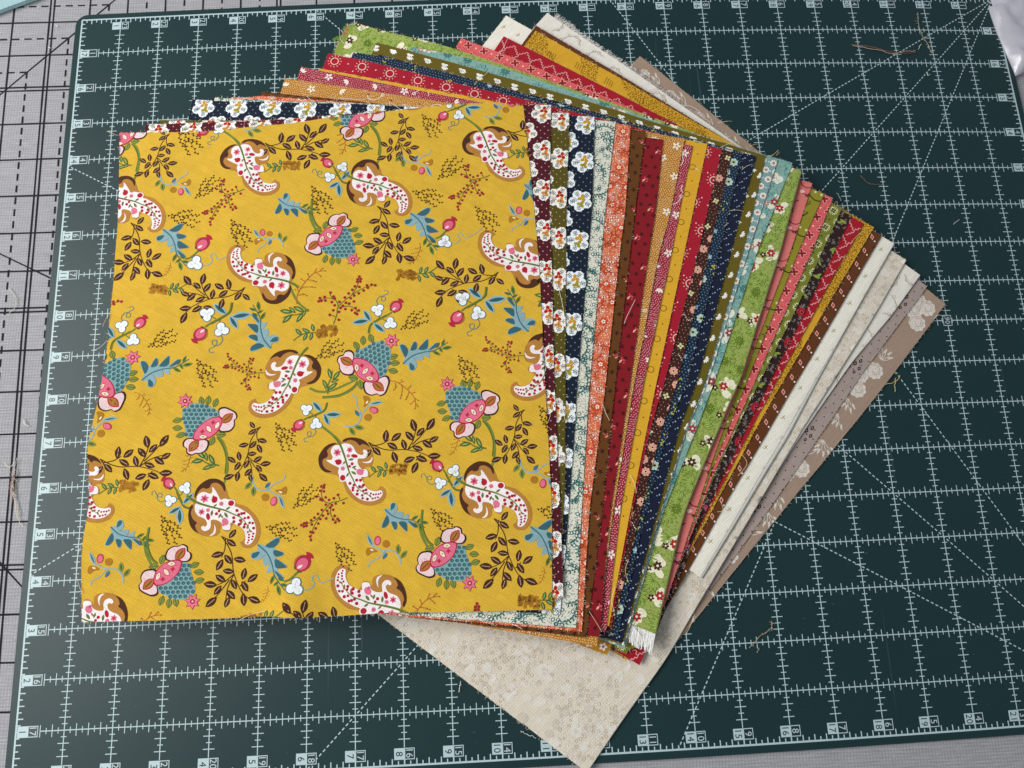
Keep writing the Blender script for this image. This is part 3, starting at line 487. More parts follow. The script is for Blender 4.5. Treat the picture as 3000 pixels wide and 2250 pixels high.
def p7(s, p):
    for x, y, i, j in lattice(s, 6.2, 5.6, .4):
        for t in (.3, 1.5, 2.8, 4.2, 5.3): p.leaf(x+.75*math.cos(t), y+.75*math.sin(t), t, 1.5, .55, '#2c130c', 1)
    for x, y, i, j in lattice(s, 12.4, 22.4, 1, off=(1.5, 8)): p.leaf(x, y, .6, 2.2, 1.0, '#d9907a', 1); p.leaf(x+1.4, y-1.2, -.5, 2.4, 1.0, '#c74f4c', 1); p.leaf(x-.2, y-1.5, 1.8, 1.6, .7, '#c74f4c', 1)
def p8(s, p):
    for x, y, i, j in lattice(s, 5.6, 6.3, .4):
        for t in (.3, 1.5, 2.8, 4.2, 5.3): p.leaf(x+.7*math.cos(t), y+.7*math.sin(t), t, 1.4, .6, '#3d0b10', 1)
    for x, y, i, j in lattice(s, 11.2, 18.9, 1, off=(3.0, 9)):
        p.leaf(x, y, 1.0, 2.6, 1.1, '#eab095', 1); p.leaf(x-1.6, y-1.0, -.2, 2.6, 1.1, '#d24a52', 1); p.leaf(x-1.9, y+.6, .5, 1.8, .8, '#d24a52', 1); p.leaf(x-.5, y-1.9, 1.9, 1.8, .8, '#d24a52', 1)
def stipple(s, p, c, big, ctr):
    for x, y, i, j in lattice(s, 1.45, 1.25, .5):
        if (math.sin(x*.33+1.3*math.sin(y*.21))+math.sin(y*.29+x*.11)) > .35: t = .9*math.sin(x*.15+y*.2)+.8; p.stroke([(x-.55*math.cos(t), y-.55*math.sin(t)), (x+.55*math.cos(t), y+.55*math.sin(t))], .34, c, 0, smooth=False)
        else: p.dot(x, y, .34, c, 0, 5)
    for x, y, i, j in lattice(s, 16, 11, 4, True, off=(3, 4)):
        r = s.rng.rand(); t = s.rng.rand()*6.3
        if r < .4:
            for m in range(5): p.ell(x+1.5*math.cos(t+m*1.257), y+1.5*math.sin(t+m*1.257), 1.2, .65, t+m*1.257, big, 2, 7)
            p.dot(x, y, .55, ctr, 3, 6)
        elif r < .75:
            for m in range(3): p.leaf(x+2.0*math.cos(t+m*.6), y+2.0*math.sin(t+m*.6), t+m*.6, 3.2, 1.3, big, 2)
        else:
            P = [(x+m*1.1*math.cos(t+m*.25), y+m*1.1*math.sin(t+m*.25)) for m in range(9)]; p.stroke(P, .38, big, 2); p.ring(P[-1][0], P[-1][1], .9, .4, big, 2, 9); p.dot(P[0][0], P[0][1], .8, ctr, 2)
def p9(s, p): stipple(s, p, '#ecd3a0', '#f6ead2', '#a3341d')
def p10(s, p): stipple(s, p, '#dcaaa8', '#f5e3da', '#a51c36')
def p11(s, p):
    for x, y, i, j in lattice(s, 14, 9.2, .3, off=(4.6, 8)):
        if j % 2: p.ring(x-5.5, y, 1.75, .36, '#7a5a12', 1, 16)
        else: p.dot(x, y, .42, '#6f4c12', 1)
def p12(s, p):
    for x, y, i, j in lattice(s, 18, 17, 0, True, off=(9.5, 4.5)):
        p.ring(x, y, 2.35, .55, '#efc3b4', 1, 20)
        for m in range(12): t = m*math.pi/6+.2; p.stroke([(x+3.4*math.cos(t), y+3.4*math.sin(t)), (x+4.4*math.cos(t), y+4.4*math.sin(t))], .42, '#efb9a9', 1, smooth=False)
    for x, y, i, j in lattice(s, 18, 8.5, 0, True, off=(0.6, 4.5)): p.dot(x, y, .5, '#f1cdbd', 1); p.dot(x-4.6, y+4.6, .45, '#f1cdbd', 1)
def p13(s, p):
    for x, y, i, j in lattice(s, 2.2, 2.0, .8): p.dot(x, y, .28, '#b59a86', 0, 5)
    for x, y, i, j in lattice(s, 9, 7.6, 2.5, off=(3, 5)):
        r = s.rng.rand()
        if r < .5: p.flower(x, y, 2.3, 7, '#e6a48f', '#3a1a10', 1, s.rng.rand()*3); p.ring(x, y, .75, .3, '#f3d9b0', 3, 8)
        elif r < .8: p.flower(x, y, 1.7, 4, '#d9d7a0', '#7c7a34', 1, s.rng.rand()*3)
        else:
            for m in range(7): p.dot(x+m*.85-2.5, y+1.4*math.sin(m*.8), .33, '#f0e6da', 1, 5)
def p14(s, p):
    for x, y, i, j in lattice(s, 1.9, 1.7, .4): p.dot(x, y, .30, '#7f9db0', 0, 5)
    for x, y, i, j in lattice(s, 9.5, 8, 3, off=(3, 6)):
        r = s.rng.rand()
        if r < .4: p.flower(x, y, 2.5, 7, '#b9d0c8', '#16222c', 1, s.rng.rand()*3); p.ring(x, y, 1.0, .35, '#c3c564', 3, 8)
        elif r < .75:
            for m in range(7): t = s.rng.rand()*6.3; p.dot(x+2*math.cos(t)*s.rng.rand(), y+3*math.sin(t), .5, '#b9b544', 1, 6)
        else: p.flower(x, y, 1.6, 5, '#93b4cc', '#dfe6c8', 1)
def p15(s, p):
    for x, y, i, j in lattice(s, 4.2, 3.2, .2):
        if (i+j) % 3: p.dot(x, y, .42, '#a8bfd2', 0, 6); p.dot(x+1.1, y+.9, .38, '#8aa4bb', 0, 6)
def p16(s, p):
    def sp(x, y, a):
        for m in range(5): t = a+(m-2)*.62; p.leaf(x+1.35*math.cos(t), y+1.35*math.sin(t), t, 2.3, .95, '#f5f3ea', 1)
    for m in range(24): sp(10+m*11.4, 3.0+(m % 2)*1.2, 1.57)
    for m in range(22): sp(1.0, 14+m*13.5, 2.9); p.stroke([(-.6, 15.5+m*13.5), (1.8, 15.2+m*13.5)], .3, '#f5f3ea', 1, smooth=False)
    for x, y, i, j in lattice(s, 11.4, 9, 0, True, off=(5, 11)):
        if x > 4: sp(x, y, 1.57)
def p17(s, p):
    for x, y, i, j in lattice(s, 6.2, 5.8, .3, off=(2, 3)): p.flower(x, y, 2.1, 8, '#eeeade', '#b9702a', 1, 0, .5, .36)
    for x, y, i, j in lattice(s, 6.2, 5.8, .6, off=(5.1, 3)): p.dot(x, y, .5, '#dfe6df', 0, 6)
def foliage(s, p, dark, mid, light, f1, f2, cream):
    for x, y, i, j in lattice(s, 2.2, 1.9, 1.0): t = s.rng.rand()*6.3; p.stroke([(x, y), (x+.9*math.cos(t), y+.9*math.sin(t)), (x+1.5*math.cos(t+.6), y+1.5*math.sin(t+.6))], .38, mid, 0)
    for x, y, i, j in lattice(s, 11.5, 11, 3, True, off=(4, 6)):
        t0 = s.rng.rand()*6.3
        for m in range(7):
            t = t0+(m-3)*.42; L_ = 7.5-abs(m-3)*.7; p.leaf(x+L_*.55*math.cos(t), y+L_*.55*math.sin(t), t, L_, 2.2, dark, 2); p.leaf(x+L_*.55*math.cos(t), y+L_*.55*math.sin(t), t, L_*.82, 1.4, light, 3); p.stroke([(x+1.4*math.cos(t), y+1.4*math.sin(t)), (x+L_*.8*math.cos(t), y+L_*.8*math.sin(t))], .3, dark, 4, smooth=False)
    for x, y, i, j in lattice(s, 13, 15, 4, True, off=(10, 12)):
        if s.rng.rand() < .6:
            [p.ell(x+s.rng.randn()*2.4, y+s.rng.randn()*2.4, s.rng.uniform(1.8, 3.2), s.rng.uniform(1.4, 2.4), s.rng.rand()*3, cream, 3, 8) for _ in range(7)]
            p.flower(x, y, 2.6, 6, f1 if s.rng.rand() < .6 else f2, cream, 5, s.rng.rand(), .42, .28)
            p.flower(x+4.2, y+2.6, 1.9, 5, f2, cream, 5, s.rng.rand(), .45, .3)
        else: p.ring(x, y, 2.0, .7, dark, 4, 12); p.flower(x, y, 1.4, 6, dark, light, 4); [p.dot(x+2.6*math.cos(q), y+2.6*math.sin(q), .5, dark, 4, 5) for q in np.arange(9)*.698]
def p18(s, p): foliage(s, p, '#3f7a78', '#6aa29c', '#8fbdb4', '#a5333c', '#b98072', '#dfe2d0')
def p19(s, p): foliage(s, p, '#5f7a1e', '#7d9636', '#a3b95c', '#b01a26', '#4b2018', '#ebe6c8')
def beads(p, P, r, c, layer=1):
    Q = catmull(P, False, 6)
    for q in Q[::1]: p.dot(q[0], q[1], r, c, layer, 6)
def p20(s, p):
    for x, y, i, j in lattice(s, 13, 13, 1, True, off=(3, 4)):
        beads(p, [(x-4.5, y-3), (x-1, y), (x+3, y-1), (x+5, y-5)], .36, '#4e171c'); p.ell(x+1.5, y+3.4, 1.5, 1.1, .4, '#eec2b2', 0)
        for m in range(5): t = s.rng.rand()*.6+m*.9; p.leaf(x-2+1.2*math.cos(t), y+4.5+1.2*math.sin(t), t, 1.9, .7, '#5d1c20', 1)
        p.stroke([(x-4, y+6), (x-2, y+4.5), (x+1, y+5)], .35, '#5d1c20', 1)
def p21(s, p):
    for x, y, i, j in lattice(s, 12, 13, 1, True, off=(4, 5)):
        beads(p, [(x-5, y-2.5), (x-3, y+.6), (x+.5, y+.9), (x+4, y-1)], .42, '#2b2410')
        p.dot(x-2.4, y-3.8, .85, '#d8d3a0', 0); p.dot(x+1.6, y-4.3, .85, '#d8d3a0', 0)
        for m in range(4): t = m*1.3+.4; p.leaf(x+3+1.1*math.cos(t), y+4.2+1.1*math.sin(t), t, 1.8, .7, '#4a4510', 1)
def p22(s, p0):
    p = p0
    for x, y, i, j in lattice(s, 11, 6.6, 0, True, off=(4.5, 3)):
        p = p0.at(x*-.25, y*-.25, 0, 1.25)
        for m in range(16): t = m*.3927; p.stroke([(x+1.9*math.cos(t), y+1.9*math.sin(t)), (x+2.9*math.cos(t), y+2.9*math.sin(t))], .22, '#b23a42', 0, smooth=False)
        for m in range(4): t = m*math.pi/2+.5; p.ell(x+1.25*math.cos(t), y+1.25*math.sin(t), 1.35, .95, t, '#f0aa9c', 1, 9)
        for m in range(4): t = m*math.pi/2+.5; p.ell(x+1.2*math.cos(t), y+1.2*math.sin(t), 1.05, .62, t, '#8f0f1d', 2, 9)
        p.dot(x, y, .7, '#8f0f1d', 2)
    for x, y, i, j in lattice(s, 11, 6.6, 0, True, off=(10, 3)): p0.dot(x, y, .6, '#f6d3b0', 1)
def p23(s, p):
    for x, y, i, j in lattice(s, 11, 6.2, 0, True, off=(4, 4)):
        for m in range(14): t = m*.4488; p.stroke([(x+1.8*math.cos(t), y+1.8*math.sin(t)), (x+3.0*math.cos(t), y+3.0*math.sin(t))], .30, '#e9e6b4', 0, smooth=False)
        p.flower(x, y, 2.2, 4, '#e9e6b4', None, 1, .6, .6); p.flower(x, y, 1.8, 4, '#4a4a14', '#b9bd5c', 2, .6, .55, .25)
        p.dot(x+5.4, y+.4, .6, '#4a4a14', 0)
def p24(s, p):
    for x, y, i, j in lattice(s, 3.6, 3.2, 1.6):
        t = s.rng.rand()*6.3; p.stroke([(x, y), (x+1.3*math.cos(t), y+1.3*math.sin(t)), (x+1.7*math.cos(t+1), y+1.7*math.sin(t+1))], .26, '#8e8a86', 0); p.ring(x+1.6*math.cos(t+1), y+1.6*math.sin(t+1), .5, .24, '#8e8a86', 0, 8)
    for x, y, i, j in lattice(s, 12, 11, 4, True, off=(2, 5)):
        r = s.rng.rand(); t = s.rng.rand()*6.3
        if r < .35: p.flower(x, y, 2.8, 8, '#a3182a', '#32100f', 1, t); p.ring(x, y, 1.0, .3, '#e05a6a', 3, 8)
        elif r < .7: p.leaf(x, y, t, 5, 1.9, '#8a9a3c', 1); p.leaf(x+2*math.cos(t+1), y+2*math.sin(t+1), t+1, 3.6, 1.4, '#8a9a3c', 1)
        else: p.leaf(x, y, t, 3.4, 1.2, '#e6ded6', 1); p.leaf(x+1.2, y+1, t+.8, 2.6, 1.0, '#e6ded6', 1); p.flower(x+3, y-2, 1.3, 5, '#b8456a', None, 1)
def p25(s, p):
    c = '#e9a9a2'
    for x, y, i, j in lattice(s, 9.4, 10.4, 0, False, off=(3, 3)):
        P = [(x-4.7, y)]
        for m in range(3): P += [(P[-1][0]+1.55, P[-1][1]), (P[-1][0]+1.55, P[-1][1]+1.5)]
        for m in range(3): P += [(P[-1][0]+1.55, P[-1][1]), (P[-1][0]+1.55, P[-1][1]-1.5)]
        for a, b in zip(P[:-1], P[1:]): p.stroke([a, b], .42, c, 1, smooth=False)
        P = [(x, y+4.6)]
        for m in range(3): P += [(P[-1][0], P[-1][1]+1.55), (P[-1][0]+1.2, P[-1][1]+1.55)]
        for a, b in zip(P[:-1], P[1:]): p.stroke([a, b], .42, c, 1, smooth=False)
def p26(s, p):
    for x, y, i, j in lattice(s, 1.5, 1.3, .9):
        if math.sin(x*.16+2*math.sin(y*.07))+math.sin(y*.13+x*.05) > -.35:
            t = s.rng.rand()*6.3; p.leaf(x, y, t, s.rng.uniform(1.0, 1.8), .65, '#8f6410' if s.rng.rand() < .6 else '#7a4f10', 0)
    for x, y, i, j in lattice(s, 22, 19, 5, True, off=(6, 9)):
        for m in range(4): p.stroke([(x+m*1.6, y), (x+m*1.6+.6, y-3-s.rng.rand()*2)], .28, '#7a5410', 1)
        beads(p, [(x-4, y+2), (x-1, y+4), (x+4, y+3)], .25, '#7a5410')
def p27(s, p):
    for x, y, i, j in lattice(s, 10.5, 10.5, 0, False, off=(4.6, 4)):
        D = lambda r: np.array([(x-r*.62, y), (x, y-r), (x+r*.62, y), (x, y+r)])@np.array([[.82, .57], [-.57, .82]])+(np.array([x, y])-np.array([x, y])@np.array([[.82, .57], [-.57, .82]]))
        p.fan(D(1.9), '#f0bdb0', 1); p.fan(D(1.25), '#a8322c', 2); p.dot(x-2.6, y+1.6, .55, '#f3e3d4', 1)
    for x, y, i, j in lattice(s, 10.5, 10.5, 0, False, off=(9.9, 9.2)):
        for m in range(6): t = m*1.05+.3; p.leaf(x+1.1*math.cos(t), y+1.1*math.sin(t), t, 1.9, .8, '#2e0f0c', 1)
        p.leaf(x-2.3, y+1.2, .8, 2.2, .9, '#e59a8e', 1)
def p28(s, p):
    for x, y, i, j in lattice(s, 11, 10.4, 0, True, off=(4.6, 8)):
        p.stroke([(x-.2, y-1.5), (x, y), (x+.5, y+1.4)], .36, '#a39a52', 1); p.stroke([(x-1.2, y+.3), (x+1.2, y-.5)], .32, '#a9a06a', 1); p.leaf(x+1.2, y+1.0, .6, 1.4, .5, '#cfc8b0', 1)
def p29(s, p):
    for x, y, i, j in lattice(s, 2.5, 2.2, .9):
        f = math.sin(x*.09+1.7*math.sin(y*.06))+math.sin(y*.1+x*.04)
        if f > -.9: p.ring(x, y, s.rng.uniform(.55, .95), .3, '#e6dfd4' if s.rng.rand() < .75 else '#bfb19c', 1, 8)
    for x, y, i, j in lattice(s, 8, 7, 5): p.fan(circ(x, y, s.rng.uniform(1.5, 4), 9, s.rng.uniform(1.5, 3), s.rng.rand()*3), '#cdc2b2' if s.rng.rand() < .5 else '#dcd5c9', 0)
def p30(s, p):
    c = '#bdb2a2'
    for x, y, i, j in lattice(s, 17, 13, 4, True, off=(4, 6)):
        t0 = s.rng.rand()*6.3; P = [(x+m*1.5*math.cos(t0+m*.3), y+m*1.5*math.sin(t0+m*.3)) for m in range(9)]; p.stroke(P, .45, c, 1, .3)
        for m, (a, b) in enumerate(P[1::2]): t = t0+m*.6+1.1; p.ring(a+1.5*math.cos(t), b+1.5*math.sin(t), 1.0, .32, c, 1, 10); p.leaf(a-1.6*math.cos(t), b-1.6*math.sin(t), t, 2.8, .5, c, 1)
def p31(s, p):
    for x, y, i, j in lattice(s, 4.6, 5.0, .2, True, off=(2, 3)): p.dot(x, y, .40, '#1d1817', 1, 6)
    for x, y, i, j in lattice(s, 26, 26, 0, True, off=(6, 14)):
        for dx, dy, r in ((0, 0, 1.6), (1.8, 3.4, 1.7), (-1.8, 4.4, 1.5), (3.6, 7.0, 1.6), (-.6, 8.2, 1.3)):
            p.fan([(x+dx-r*.7, y+dy), (x+dx, y+dy-r), (x+dx+r*.7, y+dy), (x+dx, y+dy+r)], '#15110f', 2); p.fan([(x+dx-r*.3, y+dy), (x+dx, y+dy-r*.45), (x+dx+r*.3, y+dy), (x+dx, y+dy+r*.45)], '#9d8b80', 3)
def p32(s, p):
    c1, c2 = '#d8cfc4', '#b5a698'
    def rose(x, y, r):
        for m in range(9): t = m*.7; p.ell(x+r*.62*math.cos(t), y+r*.62*math.sin(t), r*.42, r*.36, t, c1, 1, 8)
        p.dot(x, y, r*.6, c1, 1, 10)
        for m in range(4):
            t = np.linspace(m*1.5, m*1.5+2.6, 7); rr = r*(.22+.2*m); p.stroke(np.stack([x+rr*np.cos(t), y+rr*np.sin(t)], 1), .38, c2, 2)
        for m in range(26): t = s.rng.rand()*6.3; q = r*s.rng.rand()**.5; p.dot(x+q*math.cos(t), y+q*math.sin(t), .28, c2, 2, 5)
    def spray(x, y, t):
        for m in range(6):
            tt = t+(m-2.5)*.4; L_ = s.rng.uniform(7, 11); p.stroke([(x, y), (x+L_*.5*math.cos(tt), y+L_*.5*math.sin(tt)), (x+L_*math.cos(tt+.25), y+L_*math.sin(tt+.25))], .5, c1, 1, .25); p.leaf(x+L_*.75*math.cos(tt+.2), y+L_*.75*math.sin(tt+.2), tt, 4, 1.3, c1, 1)
    for bb, aa in ((10, 7), (17, 12), (22, 6), (64, 8), (72, 13), (80, 9), (140, 6), (148, 11), (205, 7), (213, 11)): rose(aa, bb, 5.2)
    for bb, aa, t in ((56, 9, -1.4), (88, 10, 1.6), (100, 8, 1.2), (118, 6, 1.8), (132, 9, -1.2), (160, 8, 1.7), (172, 5, 1.9), (190, 7, -1.5), (225, 8, 1.6), (240, 5, 1.5)): spray(aa, bb, t)
    for m in range(12): rose(14+m*22, 9, 4.2); spray(24+m*22, 7, .3)
def pamber(s, p):
    for x, y, i, j in lattice(s, 7, 6, 1.5): p.flower(x, y, 2.1, 5, '#f0dcd0', '#b0213a', 1, s.rng.rand()*3, .5, .3); p.leaf(x+2.6, y+1.5, .7, 1.8, .8, '#b8892a', 0)

# --- the large print of the top piece: motifs in traced units (y down), set down by two key points
def m_paisley(p):
    body = [(235,270),(240,220),(265,165),(310,110),(360,80),(430,65),(500,72),(545,100),(590,125),(660,130),(720,170),(765,260),(765,320),(730,385),(680,410),(640,425),(590,435),(560,455),(550,490),(512,507),(490,560),(470,600),(430,640),(380,680),(320,710),(250,722),(180,712),(120,680),(90,630),(92,580),(110,550),(150,530),(160,555),(190,575),(240,570),(280,545),(310,505),(320,465),(270,440),(262,410),(285,375),(320,355),(260,345),(235,310)]
    p.area(body, '#b27b36', 1)
    p.area([(600,124),(660,128),(722,170),(765,245),(769,305),(750,362),(712,400),(670,413),(632,402),(690,378),(726,330),(722,282),(690,266),(680,232),(692,200),(660,160)], '#4a2716', 2)
    p.area([(275,155),(310,108),(362,78),(440,62),(510,71),(548,98),(525,108),(480,88),(430,97),(400,117),(374,142),(352,126),(312,134)], '#4a2716', 2)
    p.area([(290,215),(305,188),(330,180),(341,200),(329,212),(346,234),(390,224),(418,190),(440,152),(480,127),(530,124),(570,140),(620,146),(650,180),(652,220),(632,260),(642,288),(692,291),(652,320),(600,346),(562,366),(570,400),(557,440),(545,490),(512,499),(490,490),(470,530),(440,570),(400,620),(340,660),(270,680),(200,675),(150,650),(122,615),(125,585),(145,572),(190,582),(250,570),(290,540),(320,490),(340,450),(290,446),(275,425),(290,376),(340,370),(370,340),(385,300),(380,270),(330,268),(300,250)], '#efe6e4', 3)
    p.area([(242,250),(262,282),(300,300),(342,300),(302,313),(260,306),(243,280)], '#efe6e4', 3)
    p.stroke([(640,50),(600,90),(560,150),(520,240),(490,320),(460,400),(420,470),(380,540),(320,590),(235,632)], 26, '#6f7f33', 4, 6)
    p.stroke([(634,62),(596,100),(556,162),(518,250),(486,332),(456,410)], 6, '#46551f', 5, 3)
    for x, y, r in ((590,215,42),(470,186,33)): p.star(x, y, r, r*.62, 6, '#d96a83', 5, .3); p.star(x, y, r*.5, r*.25, 6, '#a9223f', 6, .3)
    p.ell(420,245,34,18,-.15,'#b0182c',5); p.dot(480,245,19,'#d96a83',5); p.ell(355,400,38,30,-.5,'#d97088',5); p.star(330,385,20,12,4,'#d97088',5)
    p.ell(570,308,32,28,.4,'#b0182c',5); p.star(596,300,18,10,4,'#b0182c',5); p.ell(520,460,27,29,0,'#b0182c',5); p.dot(437,322,16,'#b0182c',5); p.dot(460,347,14,'#b0182c',5); p.dot(525,370,21,'#cf6a80',5)
    for x, y, a, L in ((415,352,.5,50),(405,372,2.6,40),(450,280,.2,58),(415,410,-.5,62),(475,430,1.1,50),(515,312,1.0,44),(335,548,.1,60),(285,605,.3,52),(240,630,-1.0,44)): p.leaf(x, y, a, L, L*.4, '#5d6e30' if L % 4 else '#8a6a34', 5)
    for x, y, r in ((345,480,16),(382,480,16),(315,528,16),(350,540,15),(405,527,15),(445,512,16),(412,555,15),(413,578,14),(366,582,13),(368,615,16),(285,572,15),(310,580,13),(318,625,13),(312,653,13),(265,660,15),(140,600,9),(160,610,10),(185,612,10),(210,615,10),(235,605,10),(165,640,10),(190,648,10),(215,655,11)): p.dot(x, y, r, '#a9182c', 6)
def m_bloom(p):
    for x, y, a in ((340,240,-1.8),(400,232,-1.5),(468,255,-1.25),(140,420,2.9),(150,492,3.2),(190,556,2.75),(550,553,-.1),(478,612,1.9)):
        p.leaf(x, y, a, 92, 54, '#3c4a1c', 0); p.leaf(x, y, a, 80, 44, '#7f8a3e', 1); p.stroke([(x-30*math.cos(a), y-30*math.sin(a)), (x+30*math.cos(a), y+30*math.sin(a))], 6, '#4d5a22', 2, smooth=False)
    p.stroke([(520,575),(570,620),(608,700),(624,780),(618,900)], 24, '#6f7f33', 1, 18); p.stroke([(514,580),(562,625),(598,700),(614,780),(608,900)], 6, '#46551f', 2)
    berry = [(180,315),(220,285),(270,258),(340,262),(400,280),(450,305),(500,335),(525,375),(440,402),(370,452),(322,520),(300,585),(240,562),(220,500),(195,430),(178,370)]
    p.area(berry, '#7fa3a2', 2)
    B_ = catmull(berry, True, 3)
    for i in range(12):
        for j in range(12):
            x = 150+i*44+(22 if j % 2 else 0); y = 245+j*38
            if inside(B_, np.array([x]), np.array([y]))[0] and inside(B_, np.array([x+12]), np.array([y+16]))[0]: p.ell(x, y+4, 19, 17, .4, '#35616a', 3, 8); p.ell(x-4, y, 9, 8, .4, '#4b7a80', 4, 6)
    right = [(500,318),(548,292),(600,308),(662,343),(678,390),(657,420),(663,470),(636,517),(590,532),(528,522),(520,420)]
    left = [(300,585),(245,588),(218,622),(224,662),(254,682),(260,722),(300,744),(342,728),(384,728),(432,702),(454,650),(444,606),(380,590)]
    for Q, c0 in ((right, (590, 415)), (left, (340, 660))):
        p.area(Q, '#3c1d18', 3); c0 = np.array(c0); Q2 = [tuple(c0+(np.array(q)-c0)*.87) for q in Q]; p.area(Q2, '#e6c9cb', 4)
        for _ in range(24): t = p.s.rng.rand()*6.3; r = p.s.rng.rand()*58; p.dot(c0[0]+r*math.cos(t), c0[1]+r*math.sin(t)*.9, 5, '#cf9ca6', 5, 5)
    for x, y, a in ((588,400,-.75),(320,655,-.95)): p.leaf(x, y, a, 138, 82, '#b3252f', 6); p.leaf(x, y, a, 112, 60, '#a9702e', 7); p.stroke([(x-40*math.cos(a), y-40*math.sin(a)), (x+42*math.cos(a), y+42*math.sin(a))], 7, '#4a2c12', 8, smooth=False)
    band = [(300,592),(310,530),(345,470),(400,420),(460,390),(522,382),(548,410),(546,462),(520,522),(470,572),(400,602),(340,608)]
    p.area(band, '#a81c3a', 6); c0 = np.array([425, 498]); p.area([tuple(c0+(np.array(q)-c0)*.91) for q in band], '#dc6a84', 7)
    for x, y, a in ((435,500,.9),(506,466,-1.2),(393,573,0)): p.leaf(x, y, a, 86, 46, '#b5283f', 8); p.leaf(x, y, a, 70, 34, '#efdfc4', 9); p.leaf(x, y, a, 34, 14, '#a9884e', 9)
    for x, y in ((380,525),(465,440)): p.star(x, y, 24, 13, 4, '#b8233c', 8)
    p.star(192,240,74,42,7,'#a52340',4,.2); p.star(192,240,66,34,7,'#df7590',5,.2); p.dot(192,240,24,'#a81c34',6); p.dot(192,240,10,'#e9b7a0',7)
def m_branch(p):
    br = '#4b2c14'
    for P in ([(910,475),(860,545),(828,620),(808,750),(740,890),(640,960)], [(880,492),(882,570),(905,630)], [(808,750),(850,850),(862,950)], [(808,750),(870,800),(940,830)], [(840,790),(900,870),(965,940)], [(760,840),(720,800)], [(905,480),(860,500),(830,505)]): p.stroke(P, 8, br, 1, 5)
    for x, y, a, L in ((830,460,.9,80),(835,527,-.6,84),(770,650,-.2,92),(855,645,-.9,88),(935,608,.25,92),(915,682,1.05,92),(850,730,-.15,84),(735,752,1.35,88),(905,780,-.6,92),(670,785,.6,92),(725,842,-1.0,90),(805,825,-1.1,82),(978,820,-.15,100),(922,862,.9,82),(825,898,-.8,92),(730,935,-1.45,96),(650,940,-.4,100),(850,950,1.2,80),(965,945,.7,104)):
        p.leaf(x, y, a, L, L*.5, '#43210f', 2); p.stroke([(x-L*.3*math.cos(a), y-L*.3*math.sin(a)), (x+L*.32*math.cos(a), y+L*.32*math.sin(a))], 5, '#b99a80', 3, smooth=False)
def m_acanthus(p):
    p.area([(800,580),(860,588),(920,538),(965,525),(970,570),(930,612),(1012,640),(1000,672),(950,682),(1046,740),(1040,762),(970,772),(1035,832),(1010,860),(940,792),(890,805),(900,752),(930,722),(870,752),(850,700),(870,662),(820,705),(760,692),(755,650),(800,630)], '#86a7ad', 2)
    for P in ([(860,595),(910,555),(962,530),(965,568),(920,608)], [(930,625),(1008,643),(996,668),(945,672)], [(950,692),(1042,745),(1034,760),(962,762)], [(950,780),(1030,835),(1008,856)], [(820,640),(762,655),(765,690),(800,680)]): p.area(P, '#33606a', 3)
    p.stroke([(800,585),(880,650),(930,740),(960,830),(1050,930)], 12, '#3f6a70', 4, 6)
    for x, y, a, L in ((940,850,1.9,80),(1000,930,1.2,90),(1040,890,.2,70),(975,880,2.4,60),(1010,850,.3,60)): p.leaf(x, y, a, L, L*.36, '#5f7a34', 3); p.leaf(x, y, a, L*.6, L*.14, '#33521f', 4)
def m_dots(p):
    for P in ([(0,0),(30,-4),(62,-2),(100,4)], [(20,-3),(42,-20),(66,-26)], [(46,-3),(68,-14),(92,-16)], [(12,0),(34,14),(60,18)], [(40,2),(62,14),(88,22)]):
        p.stroke(P, 1.3, '#6a4a14', 1, .8); Q = catmull(P, False, 4)
        for i, q in enumerate(Q[1:]):
            if i % 2 == 0: p.dot(q[0], q[1]+2.6, 2.5, '#3b2410', 2, 6)
            else: p.dot(q[0]+1, q[1]-2.8, 2.5, '#3b2410', 2, 6)
def m_berries(p):
    for P in ([(400,790),(430,700),(445,620),(560,520),(680,450),(790,425)], [(445,620),(420,560),(340,530),(260,555)], [(570,510),(620,430),(640,340)], [(450,635),(540,620),(610,660),(622,702)], [(415,715),(385,705),(365,697)], [(400,545),(372,510),(370,482)]): p.stroke(P, 9, '#4c6a2e', 1, 6)
    for x, y in ((640,335),(625,360),(655,360),(620,385),(650,385),(598,430),(640,437),(575,462),(712,425),(755,420),(790,428),(720,450),(680,475),(635,500),(540,497),(592,520),(560,545),(505,535),(515,587),(545,597),(590,578),(455,575),(485,615),(465,635),(510,648),(410,607),(383,573),(400,520),(370,480),(410,540),(315,520),(272,530),(260,560),(285,557),(322,555),(397,655),(450,673),(365,697),(450,750),(570,662),(605,645),(635,668),(600,690),(620,705)): p.star(x, y, 17, 11, 5, '#97152a', 2, x*.7)
def trefoil(p, x, y, r, a):
    for m in range(3): t = a+m*2.094; p.dot(x+r*.7*math.cos(t), y+r*.7*math.sin(t), r*.86, '#4d7276', 2, 10)
    for m in range(3): t = a+m*2.094; p.dot(x+r*.7*math.cos(t), y+r*.7*math.sin(t), r*.70, '#e9ecee', 3, 10)
    p.dot(x, y, r*.7, '#e9ecee', 3); [p.stroke([(x, y), (x+r*math.cos(a+m*2.094), y+r*math.sin(a+m*2.094))], 3, '#b3bcc4', 4, smooth=False) for m in range(3)]
